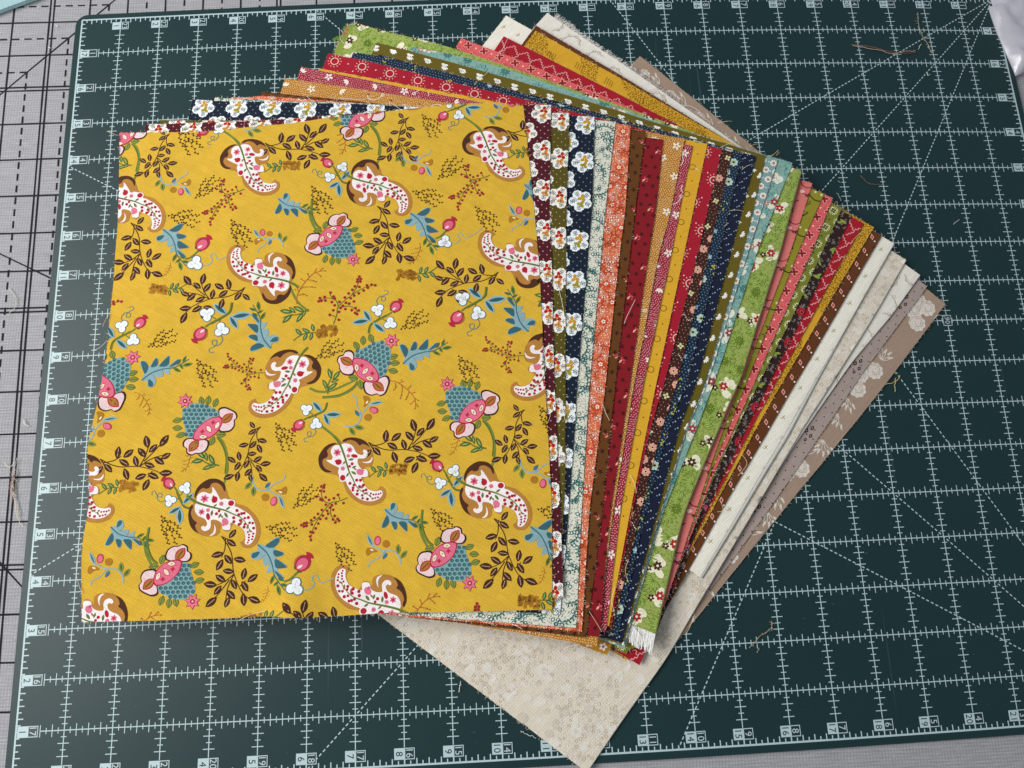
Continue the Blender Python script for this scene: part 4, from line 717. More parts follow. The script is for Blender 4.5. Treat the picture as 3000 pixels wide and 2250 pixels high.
def budp(p, x, y, r, t):
    c, s_ = math.cos(t), math.sin(t)
    p.ell(x+r*.35*s_+r*.1*c, y-r*.35*c*.4, r*.95, r*.9, t, '#a9702a', 2, 14); p.ell(x, y, r*1.08, r*.92, t, '#a92440', 3, 16); p.ell(x-r*.12*c, y-r*.12*s_, r*.8, r*.66, t, '#d9627c', 4, 14)
    p.leaf(x-r*.55*c, y-r*.55*s_, t+.3, r*.8, r*.34, '#f1d9d9', 5); p.leaf(x+r*1.25*c, y+r*1.25*s_, t+1.57, r*1.3, r*.55, '#b01f38', 3)
    for m in (-1, 1): p.leaf(x-r*1.0*c-m*r*.35*s_, y-r*1.0*s_+m*r*.35*c, t+m*1.2, r*.6, r*.3, '#4c5a22', 3)
def m_bud(p):
    p.stroke([(730,875),(745,800),(800,760),(900,710),(945,680)], 22, '#66762e', 1, 14); p.stroke([(726,868),(740,796),(797,752),(896,702)], 5, '#414f1c', 2)
    p.stroke([(820,745),(830,710),(815,690)], 9, '#66762e', 1); p.stroke([(860,745),(890,765),(910,775)], 9, '#66762e', 1)
    p.stroke([(818,610),(803,560),(838,520),(880,528),(884,560),(852,565),(850,535),(870,512),(910,492),(898,465),(868,468)], 8, '#5f7f74', 1, 6)
    trefoil(p, 812, 650, 44, 1.4); trefoil(p, 930, 790, 44, .5); budp(p, 985, 625, 56, -.9)
    for x, y, a, L in ((655,758,-.1,170),(715,705,1.05,140),(825,825,.75,150)): p.leaf(x, y, a, L, L*.42, '#8fb0b4', 1); p.leaf(x, y, a, L*.82, L*.2, '#2c565e', 2)
def m_smallbud(p):
    p.stroke([(1130,750),(1080,800),(1040,815)], 14, '#66762e', 1); p.stroke([(1165,865),(1220,865),(1250,830),(1230,790),(1260,770),(1300,820),(1400,770),(1450,720)], 9, '#8fa9a0', 1, 6)
    trefoil(p, 1120, 850, 44, -1.4); budp(p, 1160, 690, 56, -.9)
def m_twig(p):
    c = '#b0622a'
    for P in ([(60,600),(65,510),(130,400),(220,310),(320,290)], [(75,480),(60,440)], [(90,455),(140,440),(230,450)], [(140,390),(100,360)], [(160,370),(200,380),(240,395)], [(175,350),(160,310)], [(220,310),(240,270)], [(240,305),(280,340)], [(270,295),(300,265)], [(75,520),(120,505),(150,525)]): p.stroke(P, 9, c, 1, 6)
    for x, y in ((60,440),(45,460),(230,450),(200,440),(100,360),(240,395),(160,312),(240,270),(282,345),(300,268),(325,295),(150,525),(120,512),(215,385)): p.dot(x, y, 8, c, 1, 5)
def m_patch(p):
    r = p.s.rng
    for i in range(46):
        x = 335+r.uniform(-92, 92); y = 855+r.uniform(-48, 48); p.ell(x, y, r.uniform(16, 30), r.uniform(12, 20), r.rand()*3, '#a9741f' if r.rand() < .75 else '#946018', 1, 7)
    p.stroke([(30,945),(120,880),(230,868)], 10, '#66762e', 2)
    for x, y, a, L in ((75,862,.8,90),(145,850,.5,90),(205,820,1.3,80),(140,910,2.0,80),(195,905,1.8,80)): p.leaf(x, y, a, L, L*.42, '#3b5a2c', 3); p.leaf(x, y, a, L*.7, L*.16, '#86a06a', 4)
def m_sprig(p):
    c = '#93aeb0'
    p.stroke([(715,0),(722,50),(770,105),(860,112),(930,150),(972,190),(985,235)], 13, c, 1, 8); p.stroke([(860,95),(900,50),(960,20),(975,-20)], 9, c, 1); p.stroke([(850,100),(835,70),(858,45)], 22, '#7f9fae', 1, 8)
    p.leaf(842,68,-.9,62,28,'#3f6a8a',2); p.leaf(965,190,1.1,130,34,'#8fb0b8',1); p.leaf(966,192,1.1,90,14,'#3c6672',2)
    p.leaf(690,78,-.9,84,40,'#7f8a3e',2); p.leaf(735,122,1.5,84,42,'#7f8a3e',2); p.leaf(690,78,-.9,54,14,'#46551f',3); p.leaf(735,122,1.5,54,14,'#46551f',3)
    p.dot(835,165,31,'#a9741f',2,12); p.ell(905,192,28,38,.1,'#b8334e',2,14); p.ell(903,190,20,29,.1,'#de6f86',3,12)
    p.area([(905,105),(950,95),(985,70),(1000,100),(985,135),(940,130)], '#a9741f', 2); p.leaf(950,118,.3,34,14,'#efe2c0',3)
def m_leaftwig(p):
    p.stroke([(825,490),(830,400),(860,330),(870,270)], 14, '#5f7030', 1, 6)
    for x, y, a, L in ((800,395,1.1,100),(845,300,1.3,110),(905,320,-.9,110),(870,420,-.6,110),(815,440,.9,70),(890,370,-.3,80)): p.leaf(x, y, a, L, L*.36, '#44602a', 2); p.leaf(x, y, a, L*.62, L*.12, '#9aa860', 3)
KEYS = dict(paisley=((530,220),(140,590)), bloom=((192,240),(425,500)), branch=((905,480),(850,945)), acanthus=((800,585),(1050,930)), dots=((0,0),(100,0)), berries=((400,790),(790,425)), bud=((735,870),(985,625)),
            smallbud=((1160,690),(1120,850)), twig=((60,600),(320,290)), patch=((335,855),(130,860)), sprig=((700,60),(905,190)), leaftwig=((825,470),(860,280)))
DRAW = dict(paisley=m_paisley, bloom=m_bloom, branch=m_branch, acanthus=m_acanthus, dots=m_dots, berries=m_berries, bud=m_bud, smallbud=m_smallbud, twig=m_twig, patch=m_patch, sprig=m_sprig, leaftwig=m_leaftwig)
LA, LB = np.array([142.6, 2.2]), np.array([59.5, -180.5])
def p1(s, p):
    done = []
    lo, hi = s.poly.min(0)*1000-22, s.poly.max(0)*1000+22
    cells = [(0, 0)]+[(i, j) for j in (-2, -1, 0, 1, 2) for i in (-3, -2, -1, 0, 1, 2, 3) if (i, j) != (0, 0)]
    for i, j in cells:
        sh = LA*i+LB*j
        for n, x1, y1_, x2, y2, mir in YEL['I']:
            P1 = np.array([x1, y1_])+sh; P2 = np.array([x2, y2])+sh; c = (P1+P2)/2
            if not ((lo < c).all() and (c < hi).all()): continue
            if any(d[0] == n and np.hypot(*(d[1]-c)) < 9 for d in done): continue
            if n == 'dots' and any(np.hypot(*(d[1]-c)) < (15 if d[0] in ('paisley', 'bloom') else 8) for d in done): continue
            done.append((n, c)); K1, K2 = [complex(k[0], k[1] if mir else -k[1]) for k in KEYS[n]]
            al = (complex(*P2)-complex(*P1))/(K2-K1); be = complex(*P1)-al*K1
            A = [[al.real, -al.imag], [al.imag, al.real]] if mir else [[al.real, al.imag], [al.imag, -al.real]]
            DRAW[n](Pen(s, A, (be.real, be.imag), True))
        for P in YEL['S']:
            q = Pen(s, None, sh, True); c = np.array(P).mean(0)+sh
            if (lo < c).all() and (c < hi).all(): q.stroke(P, 1.35, '#6f7f33', 0, 1.1)

# --- the pieces themselves
PIECES = {
 '1': ('#d4aa34', p1, 'top_fabric', 'topmost piece, golden yellow cotton with large paisley and flower print'),
 '2': ('#4c0f1a', p2, 'fabric_piece', 'maroon cotton with white scalloped pansies, just under the yellow paisley piece'),
 '3': ('#544a12', p3, 'fabric_piece', 'olive cotton with white and red pansies, between maroon and navy pansy strips'),
 '4': ('#0c1a2c', p4, 'fabric_piece', 'navy cotton with blue and white pansies and mustard centres'),
 '5': ('#dedac8', p5, 'fabric_piece', 'cream cotton closely printed with teal rings and sprigs'),
 '6': ('#d9714b', p6, 'fabric_piece', 'orange and cream cotton with tiny rings beside the teal and cream piece'),
 '7': ('#63380f', p7, 'fabric_piece', 'chestnut brown cotton with tiny dark sprigs next to the orange piece'),
 '8': ('#84101c', p8, 'fabric_piece', 'deep red cotton with dark sprigs and coral leaf buds'),
 '9': ('#b8771f', p9, 'fabric_piece', 'ochre cotton stippled cream with small white blossoms'),
 '10': ('#9c1a34', p10, 'fabric_piece', 'crimson cotton stippled pink with white blossoms'),
 '11': ('#dba62a', p11, 'fabric_piece', 'plain looking yellow cotton with thin brown rings, in the fan'),
 '12': ('#a4122a', p12, 'fabric_piece', 'red cotton with pale pink sun rings and dots'),
 '13': ('#3f1b12', p13, 'fabric_piece', 'dark brown cotton with peach pink daisies'),
 '14': ('#10263c', p14, 'fabric_piece', 'dark blue pin-dot cotton with yellow green and pale blue flowers'),
 '15': ('#0d1830', p15, 'fabric_piece', 'midnight navy cotton scattered with plain white dots'),
 '16': ('#64570f', p16, 'fabric_piece', 'plain olive green cotton with white sprigs along its edges'),
 '17': ('#7c9f9f', p17, 'fabric_piece', 'grey blue cotton with white daisies and orange centres'),
 '18': ('#86aa9f', p18, 'fabric_piece', 'pale teal leafy floral cotton, left of the folded green floral'),
 '19': ('#9aa957', p19, 'folded_fabric', 'thick folded green leafy floral cotton with frayed white fringe'),
 'amber': ('#b5801c', pamber, 'fabric_piece', 'amber cotton with small white blossoms showing only at the lower corner of the fan'),
 '20': ('#d8746e', p20, 'fabric_piece', 'salmon pink cotton with dark beaded vines'),
 '21': ('#8e8722', p21, 'fabric_piece', 'lime olive cotton with dark beaded arcs and cream dots'),
 '22': ('#dc5f62', p22, 'fabric_piece', 'coral cotton with red four-petal crosses'),
 '23': ('#757a26', p23, 'fabric_piece', 'moss green cotton with cream starburst flowers'),
 '24': ('#2a1512', p24, 'fabric_piece', 'blackish brown cotton with grey scrolling vines and red flowers'),
 '25': ('#a30f24', p25, 'fabric_piece', 'bright red cotton with pink stair-step lines'),
 '26': ('#d29f26', p26, 'fabric_piece', 'mustard cotton with brown leafy stipple'),
 '27': ('#5f3212', p27, 'fabric_piece', 'rust brown cotton with pink diamonds, beside the white roll'),
 '28': ('#ece6d8', p28, 'folded_fabric', 'white folded cotton roll with tiny olive sprigs'),
 '29': ('#d9cebc', p29, 'folded_fabric', 'long cream cotton with pale rings reaching the bottom edge of the photo'),
 '30': ('#e4ded3', p30, 'folded_fabric', 'ivory cotton with faint vine drawing and fringed upper edge'),
 '31': ('#a3928a', p31, 'fabric_piece', 'taupe cotton with black dots and diamonds'),
 '32': ('#a08876', p32, 'fabric_piece', 'bottom piece, tan cotton with white lace roses, lying on the mat'),
}
MOTTLE = {'1': .17, '29': .10, '26': .14, '9': .10, '32': .08}
def edge_len(P): return np.r_[0, np.cumsum(np.hypot(*np.diff(P, axis=0).T))]
for k in ORDER:
    s = sheets[k]; basehex, fn, name, lab = PIECES[k]; base = np.array(lin(basehex)); r = s.rng
    fn(s, Pen(s))
    M = Mesh()
    nu, nv = max(20, int(s.W/3)), max(20, int(s.H/3))
    uu, vv = np.linspace(0, 1, nu+1), np.linspace(0, 1, nv+1)
    T, B_, L_e, R_ = resample(s.T, nu+1), resample(s.B, nu+1), resample(s.L, nv+1), resample(s.R, nv+1)
    U, V = np.meshgrid(uu, vv); U = U[..., None]; V = V[..., None]
    P = (1-V)*T[None]+V*B_[None]+(1-U)*L_e[:, None]+U*R_[:, None]-((1-U)*(1-V)*T[0]+U*(1-V)*T[-1]+(1-U)*V*B_[0]+U*V*B_[-1])
    P[0, :], P[-1, :], P[:, 0], P[:, -1] = T, B_, L_e, R_
    Zp = samp(s.Z, P[..., 0], P[..., 1]); cols = nu+1
    G = np.concatenate([P, Zp[..., None]], -1)
    if s.fold:
        Tn = np.gradient(R_, axis=0); Tn /= np.hypot(*Tn.T)[:, None]; out = np.stack([-Tn[:, 1], Tn[:, 0]], 1)
        if (out.mean(0)@(R_.mean(0)-P.reshape(-1, 2).mean(0))) < 0: out = -out
        ex_ = []
        for th in np.linspace(0, math.pi, 9)[1:]:
            q = R_+out*(s.fold*math.sin(th)); z_ = Zp[:, -1]-s.fold*(1-math.cos(th)); ex_.append(np.concatenate([q, z_[:, None]], 1))
        ex_.append(np.concatenate([R_-out*.004, (Zp[:, -1]-2*s.fold)[:, None]], 1))
        G = np.concatenate([G, np.stack(ex_, 1)], 1); cols = G.shape[1]
    F = [(j*cols+i, (j+1)*cols+i, (j+1)*cols+i+1, j*cols+i+1) for j in range(nv) for i in range(cols-1)]
    M.add(G.reshape(-1, 3), F, base)
    # cut edge, a thread thick and paler than the print
    rimc = base*.55+np.array(lin('#e9dfc4'))*.45
    for E_ in (G[0, :nu+1], G[-1, :nu+1], G[:, 0]) + (() if s.fold else (G[:, nu],)):
        n = len(E_); lo_ = E_.copy(); lo_[:, 2] -= .00042; hi_ = E_.copy(); hi_[:, 2] += .00001
        M.add(np.r_[hi_, lo_], [(i, i+1, n+i+1, n+i) for i in range(n-1)], rimc)
    # fraying: short yarn ends along the cut
    cen = s.poly.mean(0)
    for E_, dens, ln in ((s.T, 1.0, .0009), (s.R, .8 if not s.fold else 0, .0007), (s.B, 1.0, .0009), (s.L, .6, .0007)):
        if dens == 0: continue
        d = edge_len(E_); nh = int(d[-1]/.0011*dens); ts = r.rand(nh)*d[-1]
        Q = np.stack([np.interp(ts, d, E_[:, c]) for c in (0, 1)], 1); D = np.gradient(E_, axis=0); D /= np.hypot(*D.T)[:, None]
        Dn = np.stack([np.interp(ts, d, D[:, c]) for c in (0, 1)], 1); Nn = np.stack([-Dn[:, 1], Dn[:, 0]], 1)
        sg = np.sign(((Q-cen)*Nn).sum(1))[:, None]; Nn = Nn*sg
        l = ln*r.exponential(.7, nh)+.0002; l = np.minimum(l, .0042)
        dr = Nn+Dn*r.randn(nh, 1)*.7; dr /= np.hypot(*dr.T)[:, None]; sd = np.stack([-dr[:, 1], dr[:, 0]], 1)*.00007
        z0 = samp(s.Z, Q[:, 0], Q[:, 1])-.0001; z1 = z0+r.uniform(-.35, .25, nh)*l
        bend = Dn*(r.randn(nh, 1)*.25)*l[:, None]
        i_ = np.clip(((Q[:, 0]-X0)/DX).round().astype(int), 0, NX-1); j_ = np.clip(((Q[:, 1]-Y0)/DX).round().astype(int), 0, NY-1); ok = np.where(s.vis[j_, i_])[0]
        if not len(ok): continue
        q0, q1, q2 = Q-Nn*.0003, Q+dr*(l*.55)[:, None], Q+dr*l[:, None]+bend; zm_ = (z0+z1)/2+.0001
        A_ = np.stack([np.c_[q0-sd, z0], np.c_[q0+sd, z0], np.c_[q1-sd, zm_], np.c_[q1+sd, zm_], np.c_[q2, z1]], 1)[ok].reshape(-1, 3)
        cc = np.where(r.rand(len(ok), 1) < .5, base*.7+.25*np.array(lin('#efe4c8')), np.array(lin('#e6dac0'))*.9)
        M.add(A_, [f for h in range(len(ok)) for f in ((5*h, 5*h+1, 5*h+3, 5*h+2), (5*h+2, 5*h+3, 5*h+4))], np.repeat(cc, 5, 0))
    # ink
    if s.shapes:
        Wp = np.concatenate([q[0] for q in s.shapes]); ins = inside(s.poly, Wp[:, 0], Wp[:, 1]); Wq = Wp.copy(); o = np.where(~ins)[0]
        if len(o):
            A0 = s.poly; A1 = np.roll(A0, -1, 0); ab = A1-A0; den = (ab**2).sum(1)+1e-15
            for ch in np.array_split(o, max(1, len(o)//2000)):
                t = np.clip(((Wp[ch, None]-A0[None])*ab[None]).sum(-1)/den, 0, 1); pr = A0[None]+ab[None]*t[..., None]; dd = ((pr-Wp[ch, None])**2).sum(-1)
                Wq[ch] = pr[np.arange(len(ch)), dd.argmin(1)]
        zq = samp(s.Z, Wq[:, 0], Wq[:, 1]); n0 = 0
        for q, Fq, c, layer in s.shapes:
            n1 = n0+len(q)
            if ins[n0:n1].any(): M.add(np.c_[Wq[n0:n1], zq[n0:n1]+.00010+.000022*layer], Fq, c)
            n0 = n1
    ang = math.atan2(s.ex[1], s.ex[0])
    ob = M.build(name, fabric('cotton_'+name+'_'+k, ang+(.5 if k in '1 22 25' else 0), MOTTLE.get(k, .07)), smooth=True)
    ob.data.polygons.foreach_set('use_smooth', [True]*len(ob.data.polygons))
    tag(ob, lab, 'fabric', 'printed cotton pieces fanned out in one stack'); s.ob = ob
    for P in THREADS.get(k, []):
        Q = catmull(np.array(P)/1000, False, 6); n = len(Q); z = samp(s.Z, Q[:, 0], Q[:, 1]); zg = np.maximum(z, zmat(Q[:, 0], Q[:, 1])+.0004)
        o_in = inside(s.poly, Q[:, 0], Q[:, 1]); lift = .0006+.0008*np.sin(np.linspace(0, math.pi, n))
        tm = Mesh(); tc = lin('#2a2422') if (k, len(P)) in (('19', 3),) and P[0][0] > 0 else lin(['#efe8d6', '#e3cf9f', '#f2eee6'][r.randint(3)])
        tube(tm, np.c_[Q, zg+lift], .00011, tc, 5); tm.build('loose_thread', M_THREAD, ob)

# frayed weft at the foot of the folded green piece
s = sheets['19']; fr = Mesh(); r = np.random.RandomState(5)
F0 = np.array([[19.0, -162.9], [31.9, -169.4]])/1000; F1 = np.array([[16.9, -172.6], [28.6, -179.0]])/1000
for i in range(150):
    t = r.rand(); a = F0[0]+(F0[1]-F0[0])*t; b = F1[0]+(F1[1]-F1[0])*np.clip(t+r.randn()*.06, -.02, 1.02); b = a+(b-a)*r.uniform(.75, 1.08)
    z = samp(s.Z, a[0], a[1]); zz = z-.0006+r.uniform(-.0006, .0007); m_ = (a+b)/2+r.randn(2)*.0003
    Q = catmull([a, m_, b], False, 3); tube(fr, np.c_[Q, np.linspace(z-.0003, zz, len(Q))], .00017, lin('#eeece8'), 4)
fr.build('fringe', M_THREAD, s.ob)
# the under layer of that fold, peeping out at its upper left corner
fl = Mesh(); Pf = np.array([[-124.5, 214.5], [-131.8, 212.4], [-136.5, 203.2], [-140.8, 188.0], [-130.0, 186.0], [-120, 190]])/1000
V2, F2 = cdt_fill(Pf, .004); fl.add(np.c_[V2, samp(s.Z, V2[:, 0], V2[:, 1])-.0012], F2, lin('#8a9a3e'))
for i in range(70):
    a = Pf[r.randint(0, 3)]; b = Pf[min(3, r.randint(1, 4))]; c = Pf[1]+(Pf[3]-Pf[1])*r.rand() if i % 2 else Pf[0]+(Pf[1]-Pf[0])*r.rand()
    d = np.array([-1, .25])*r.uniform(.0006, .002) if i % 2 else np.array([-.2, 1])*r.uniform(.0006, .002); z = samp(s.Z, c[0], c[1])-.0011
    tube(fl, np.array([[c[0], c[1], z], [c[0]+d[0]*.6, c[1]+d[1]*.6+.0002, z+.0002], [c[0]+d[0], c[1]+d[1]*1.2, z]]), .00009, lin('#e9e4cc'), 3)
for i in range(14):
    q = Pf[:4].mean(0)+r.randn(2)*.004; fl.add(np.c_[circ(q[0], q[1], .0012, 7), np.full(7, samp(s.Z, q[0], q[1])-.0011)], [tuple(range(7))], lin('#5f7a1e' if i % 3 else '#b56a4a'))
fl.build('under_layer', fabric('cotton_under_layer', .3), s.ob)
# second leaf of the white roll
s = sheets['28']; ul = Mesh(); R_ = resample(s.R, 60); Tn = np.gradient(R_, axis=0); Tn /= np.hypot(*Tn.T)[:, None]; out = np.stack([-Tn[:, 1], Tn[:, 0]], 1)
if out.mean(0)@(R_.mean(0)-s.poly.mean(0)) < 0: out = -out
wd = np.interp(np.linspace(0, 1, 60), [0, .25, .6, 1], [-.001, .0006, .0028, .0016]); rows = []
zr = samp(s.Z, R_[:, 0], R_[:, 1])
for w_, dz in ((-.003, -.0004), (0, -.0003), (.6, -.00035), (1, -.0007), (1.05, -.0012), (.8, -.0016)):
    q = R_+out*(wd*w_ if w_ > 0 else np.full(60, w_))[:, None]; rows.append(np.c_[q, zr+dz])
ul.add(np.concatenate(rows), [(a*60+i, a*60+i+1, (a+1)*60+i+1, (a+1)*60+i) for a in range(len(rows)-1) for i in range(59)], lin('#e2ddd2'))
ul.build('under_layer', fabric('cotton_white_leaf', .9), s.ob, smooth=True)
# fluffy raw selvedge on the ivory piece
s = sheets['30']; fz = Mesh(); d = edge_len(s.T)
for i in range(420):
    t = (.005+r.beta(1.1, 2.2)*.11); a = np.array([np.interp(t, d, s.T[:, c]) for c in (0, 1)]); t2 = np.array([np.interp(t+.001, d, s.T[:, c]) for c in (0, 1)])-a; t2 /= np.hypot(*t2); nn = np.array([-t2[1], t2[0]])
    L_ = r.uniform(.0012, .0042)*(1.15 if t < .02 else .75); b = a+nn*L_+t2*r.randn()*.0015; z = samp(s.Z, a[0], a[1]); m_ = (a+b)/2+r.randn(2)*.0004
    Q = catmull([a-nn*.0006, m_, b], False, 2); tube(fz, np.c_[Q, np.linspace(z-.0001, z-.0002+r.uniform(-.0005, .0007), len(Q))], .0001, lin('#f0ebe4'), 3)
fz.build('fringe', M_THREAD, s.ob)

# ------------------------------------------------------------------ thread ends lying about
MISC = json.loads('''{"bag":[[303.0,230.0],[300.6,222.3],[300.6,216.8],[301.8,204.7],[302.8,198.1],[305.2,186.2],[307.6,174.5],[308.8,168.8],[312.7,170.2],[322.8,171.2],[336.1,196.4],[344.4,231.5]],"ruler":[[-363.7,236.2],[-359.3,237.3],[-349.6,240.7],[-337.8,245.8],[-335.3,247.8]],"t":[[[198.6,191.4],[213.3,188.5],[226.9,185.2],[236.2,184.4],[241.6,185.8]],[[199.0,190.6],[213.1,187.2],[226.8,184.6],[234.1,186.0],[241.3,186.6]],[[248.7,216.3],[247.3,206.4],[249.1,196.6],[251.1,190.6],[252.9,184.8]],[[243.9,187.9],[245.0,190.2],[246.5,191.8]],[[189.1,96.3],[191.7,92.2],[196.9,89.8],[202.5,90.0]],[[84.3,-180.3],[90.6,-174.8],[97.1,-171.1],[98.6,-168.1]],[[88.1,-182.9],[88.8,-181.7],[89.6,-180.5]],[[244.2,62.2],[246.1,63.8],[248.6,65.2]],[[182.3,-38.6],[187.1,-37.5],[190.8,-35.6],[192.7,-33.2]],[[188.3,-42.9],[188.5,-39.2],[189.9,-34.7]],[[-72.3,-194.3],[-71.9,-191.8],[-71.2,-188.9]],[[246.5,169.8],[246.8,168.0],[248.4,168.5]],[[171.8,84.6],[173.1,81.8],[173.8,79.0]],[[-40.9,-215.2],[-37.4,-216.7],[-33.1,-219.0]],[[174.1,93.0],[174.6,92.0],[175.5,91.6]]],"tt":[[[-319.8,-57.8],[-319.8,-65.5],[-320.8,-71.2],[-319.5,-78.9],[-317.2,-84.7],[-315.5,-90.5]],[[-326.8,-59.8],[-324.8,-62.4],[-322.6,-62.7],[-320.8,-60.1]],[[-334.7,45.4],[-331.1,40.9],[-329.3,36.5],[-330.1,32.2],[-333.0,29.2]],[[-318.4,-37.3],[-316.6,-38.7],[-314.6,-39.4]],[[-318.2,-35.3],[-317.8,-36.7],[-316.3,-38.3]],[[-312.2,-96.2],[-315.9,-91.4],[-321.0,-69.3]],[[-323.1,227.7],[-322.4,226.6],[-321.6,226.1]],[[-326.4,211.2],[-325.5,210.4],[-324.6,210.1]]],"grid":[[-325.4,245.1],[-319.2,-118.0],[-177.1,237.1],[-358.3,228.1],[-308.4,226.8],[-353.0,179.5],[-337.1,29.9],[-321.8,-117.9],[-324.8,238.5]]}''')
tl = ['long brown double thread lying across the upper right of the mat', None, 'speckled dark thread running down from the 22 mark', 'tiny cream snippet beside the speckled thread', 'curved copper thread right of the folded green fabric',
      'knotted pale thread on the mat below the tan fabric', 'short fork of thread beside the knotted pale thread', 'short pale snippet at the far right of the mat', 'curled yellow thread touching the edge of the tan fabric', 'straight ochre thread standing below the tan fabric edge',
      'white thread stub by the lower left edge of the cream fabric', 'small curled cream lint on the dashed diagonal line', 'thin green thread above the moss green fabric corner', 'white thread wisp by the 11 mark at the bottom', 'tiny speck of lint left of the copper thread']
cols_ = ['#7d5a48', '#b59a86', '#a9a48c', '#d9d4bf', '#8a6a58', '#9c8878', '#a89684', '#bfc8c6', '#c9b06a', '#c9ad5c', '#e9e6de', '#e1ded2', '#b6bfa9', '#e6e2da', '#9a8a7c']
prev = None
for i, P in enumerate(MISC['t']):
    Q = catmull(np.array(P)/1000, False, 7); rr = np.random.RandomState(40+i); Q[1:-1] += rr.randn(len(Q)-2, 2)*.00022
    tm = Mesh(); z = zmat(Q[:, 0], Q[:, 1])+.00042+.0007*np.abs(np.sin(np.linspace(0, 2.2*math.pi, len(Q))))
    tube(tm, np.c_[Q, z], .00021 if i in (0, 1, 5, 8, 9) else .00014, lin(cols_[i]), 5)
    if i in (5, 2):
        for m in range(26): c = Q[rr.randint(len(Q))]; d = rr.randn(2)*.0008; zc = zmat(c[0], c[1])+.0006; tube(tm, np.array([[c[0], c[1], zc], [c[0]+d[0], c[1]+d[1], zc+.0002]]), .00009, lin('#d8c9b4'), 3)
    if tl[i] is None: tm.build('second_strand', M_THREAD, prev); continue
    prev = tag(tm.build('thread', M_THREAD), tl[i], 'thread', 'thread ends lying on the mat')
tl2 = ['pink and cream thread tuft on the grey cover at the left edge', None, 'cream curled thread on the grey cover left of the 10 mark', 'fine white hair by the double black line', None, None, 'white snippet on the grey cover near the mat corner', 'white snippet on the black double line near the mat corner']
for i, P in enumerate(MISC['tt']):
    Q = catmull(np.array(P)/1000, False, 6); rr = np.random.RandomState(70+i); Q[1:-1] += rr.randn(len(Q)-2, 2)*.0002
    z = np.maximum(zcover(Q[:, 0], Q[:, 1]), zcover(Q[:, 0], Q[:, 1]))+.0011; tm = Mesh()
    tube(tm, np.c_[Q, z], .00016, lin(['#dfc9b8', '#eee9dc', '#e6dcc0', '#f0eeea', '#f0eeea', '#e8dcb8', '#f4f2ee', '#f4f2ee'][i]), 5)
    if i == 0:
        for m in range(60): c = Q[rr.randint(6, 20)]; d = rr.randn(2)*.0011; tube(tm, np.array([[c[0], c[1], z.mean()], [c[0]+d[0]*.5, c[1]+d[1], z.mean()+.0008], [c[0]+d[0], c[1]+d[1]*1.8, z.mean()]]), .0001, lin('#cfa3a0' if m % 2 else '#e9dfc8'), 3)
    if tl2[i] is None: tm.build('strand', M_THREAD, prev)
    else: prev = tag(tm.build('thread', M_THREAD), tl2[i], 'thread', 'thread ends lying on the grey cover')

# ------------------------------------------------------------------ clear plastic bag over the far right corner
bo = np.array(MISC['bag'])/1000; bo = catmull(np.r_[bo[:9], [[.352, .185], [.43, .20], [.44, .30], [.36, .32], [.285, .30]]], True, 4)
V2, F2 = cdt_fill(bo, .0035)
tip = np.array(MISC['bag'][4])/1000; dv = V2-tip; rad = np.hypot(*dv.T); th = np.arctan2(dv[:, 1], dv[:, 0])
A0 = bo; A1 = np.roll(bo, -1, 0); ab = A1-A0; tt = np.clip(((V2[:, None]-A0[None])*ab[None]).sum(-1)/((ab**2).sum(1)+1e-15), 0, 1)
de = np.sqrt((((A0[None]+ab[None]*tt[..., None])-V2[:, None])**2).sum(-1)).min(1)
cre = np.abs(np.sin(th*5.0+.6*np.sin(rad*90)))**.6*np.minimum(rad/.03, 1)*.0045+.0022*np.abs(np.sin(V2[:, 0]*170+V2[:, 1]*120))*np.minimum(rad/.02, 1)
hb = .0010+np.minimum(de/.004, 1)*.0035+cre*np.minimum(de/.006, 1)
bg = Mesh(); bg.add(np.c_[V2, zmat(V2[:, 0], V2[:, 1])+hb], F2, (.8, .8, .85))
n = len(bo); zb = zmat(bo[:, 0], bo[:, 1]); bg.add(np.r_[np.c_[bo, zb+.0010], np.c_[bo, zb+.0003]], [(i, (i+1) % n, n+(i+1) % n, n+i) for i in range(n)], (.8, .8, .85))
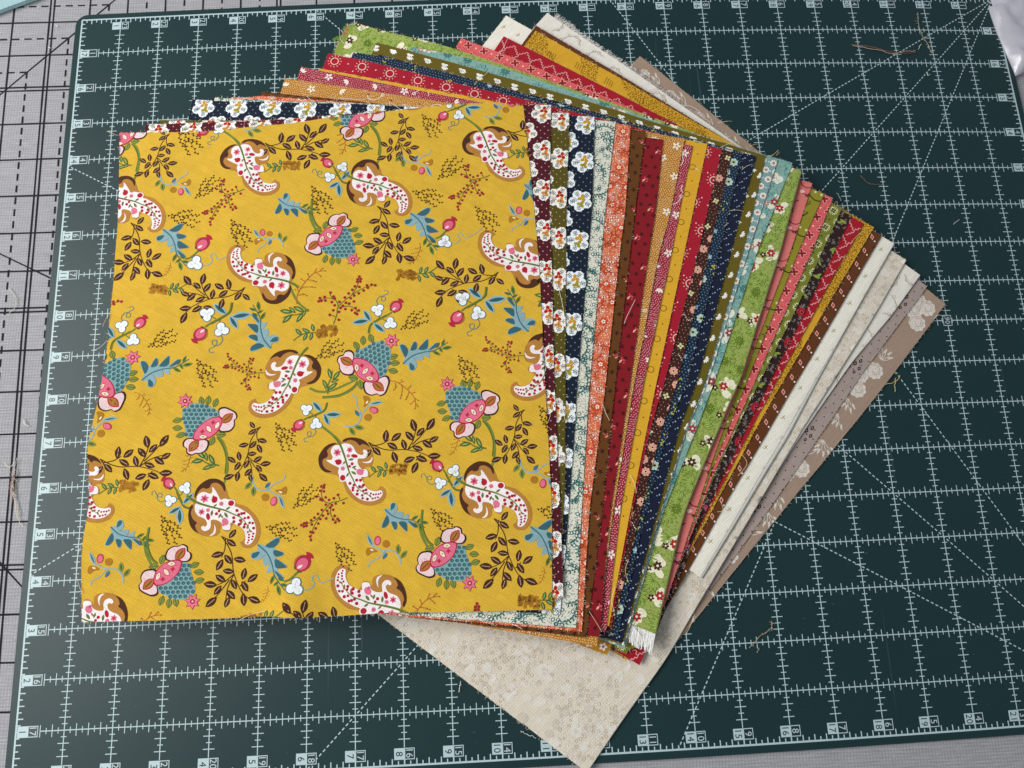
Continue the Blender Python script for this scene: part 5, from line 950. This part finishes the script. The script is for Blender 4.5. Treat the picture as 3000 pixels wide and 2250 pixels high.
m, nt, pb = nodes('clear_polythene'); pb.inputs['Base Color'].default_value = (*lin('#cfccd6'), 1); pb.inputs['Roughness'].default_value = .22; pb.inputs['Alpha'].default_value = .72; pb.inputs['Specular IOR Level'].default_value = .8
tag(bg.build('plastic_bag', m, smooth=True), 'crinkled clear plastic bag over the far right corner of the mat', 'plastic bag')

# ------------------------------------------------------------------ acrylic ruler at the far left corner
e0, e1 = np.array(MISC['ruler'][0])/1000, np.array(MISC['ruler'][-1])/1000; d = (e1-e0)/np.hypot(*(e1-e0)); nn = np.array([-d[1], d[0]])
ru = bpy.data.objects.new('acrylic_ruler', None); col.objects.link(ru); tag(ru, 'pale teal see-through ruler poking in at the far left corner', 'ruler')
q0, q1 = e0-d*.12, e1+d*.10; Pq = [q0, q1, q1+nn*.065, q0+nn*.065]; zb = .0008
bm = Mesh(); top = [np.r_[q, zcover(*q)+.0035] for q in Pq]; bot = [np.r_[q, zcover(*q)+.0008] for q in Pq]
bm.add(top+bot, [(0, 1, 2, 3), (7, 6, 5, 4), (0, 4, 5, 1), (1, 5, 6, 2), (2, 6, 7, 3), (3, 7, 4, 0)], (.7, .9, .9))
m, nt, pb = nodes('teal_acrylic'); pb.inputs['Base Color'].default_value = (*lin('#b9dde0'), 1); pb.inputs['Roughness'].default_value = .12; pb.inputs['Alpha'].default_value = .62
bm.build('blade', m, ru)
tk = Mesh(); Ln = np.hypot(*(q1-q0))
for i in range(int(Ln/.003175)):
    a = q0+d*(i*.003175+.001); h = .0055 if i % 4 == 0 else .0032; w = d*.00022
    c4 = [a-w, a+w, a+w+nn*h, a-w+nn*h]; tk.add([np.r_[c, zcover(*c)+.0036] for c in c4], [(0, 1, 2, 3)], (.02, .02, .03))
tk.build('tick_marks', plain('ruler_black_ink', (.015, .015, .02), .5), ru)
tb = Mesh(); c4 = [q0+nn*.014, q1+nn*.014, q1+nn*.021, q0+nn*.021]; tb.add([np.r_[c, zcover(*c)+.0036] for c in c4], [(0, 1, 2, 3)], (.2, .6, .6)); tb.build('colour_band', plain('ruler_teal_band', lin('#4fa9a6'), .4), ru)
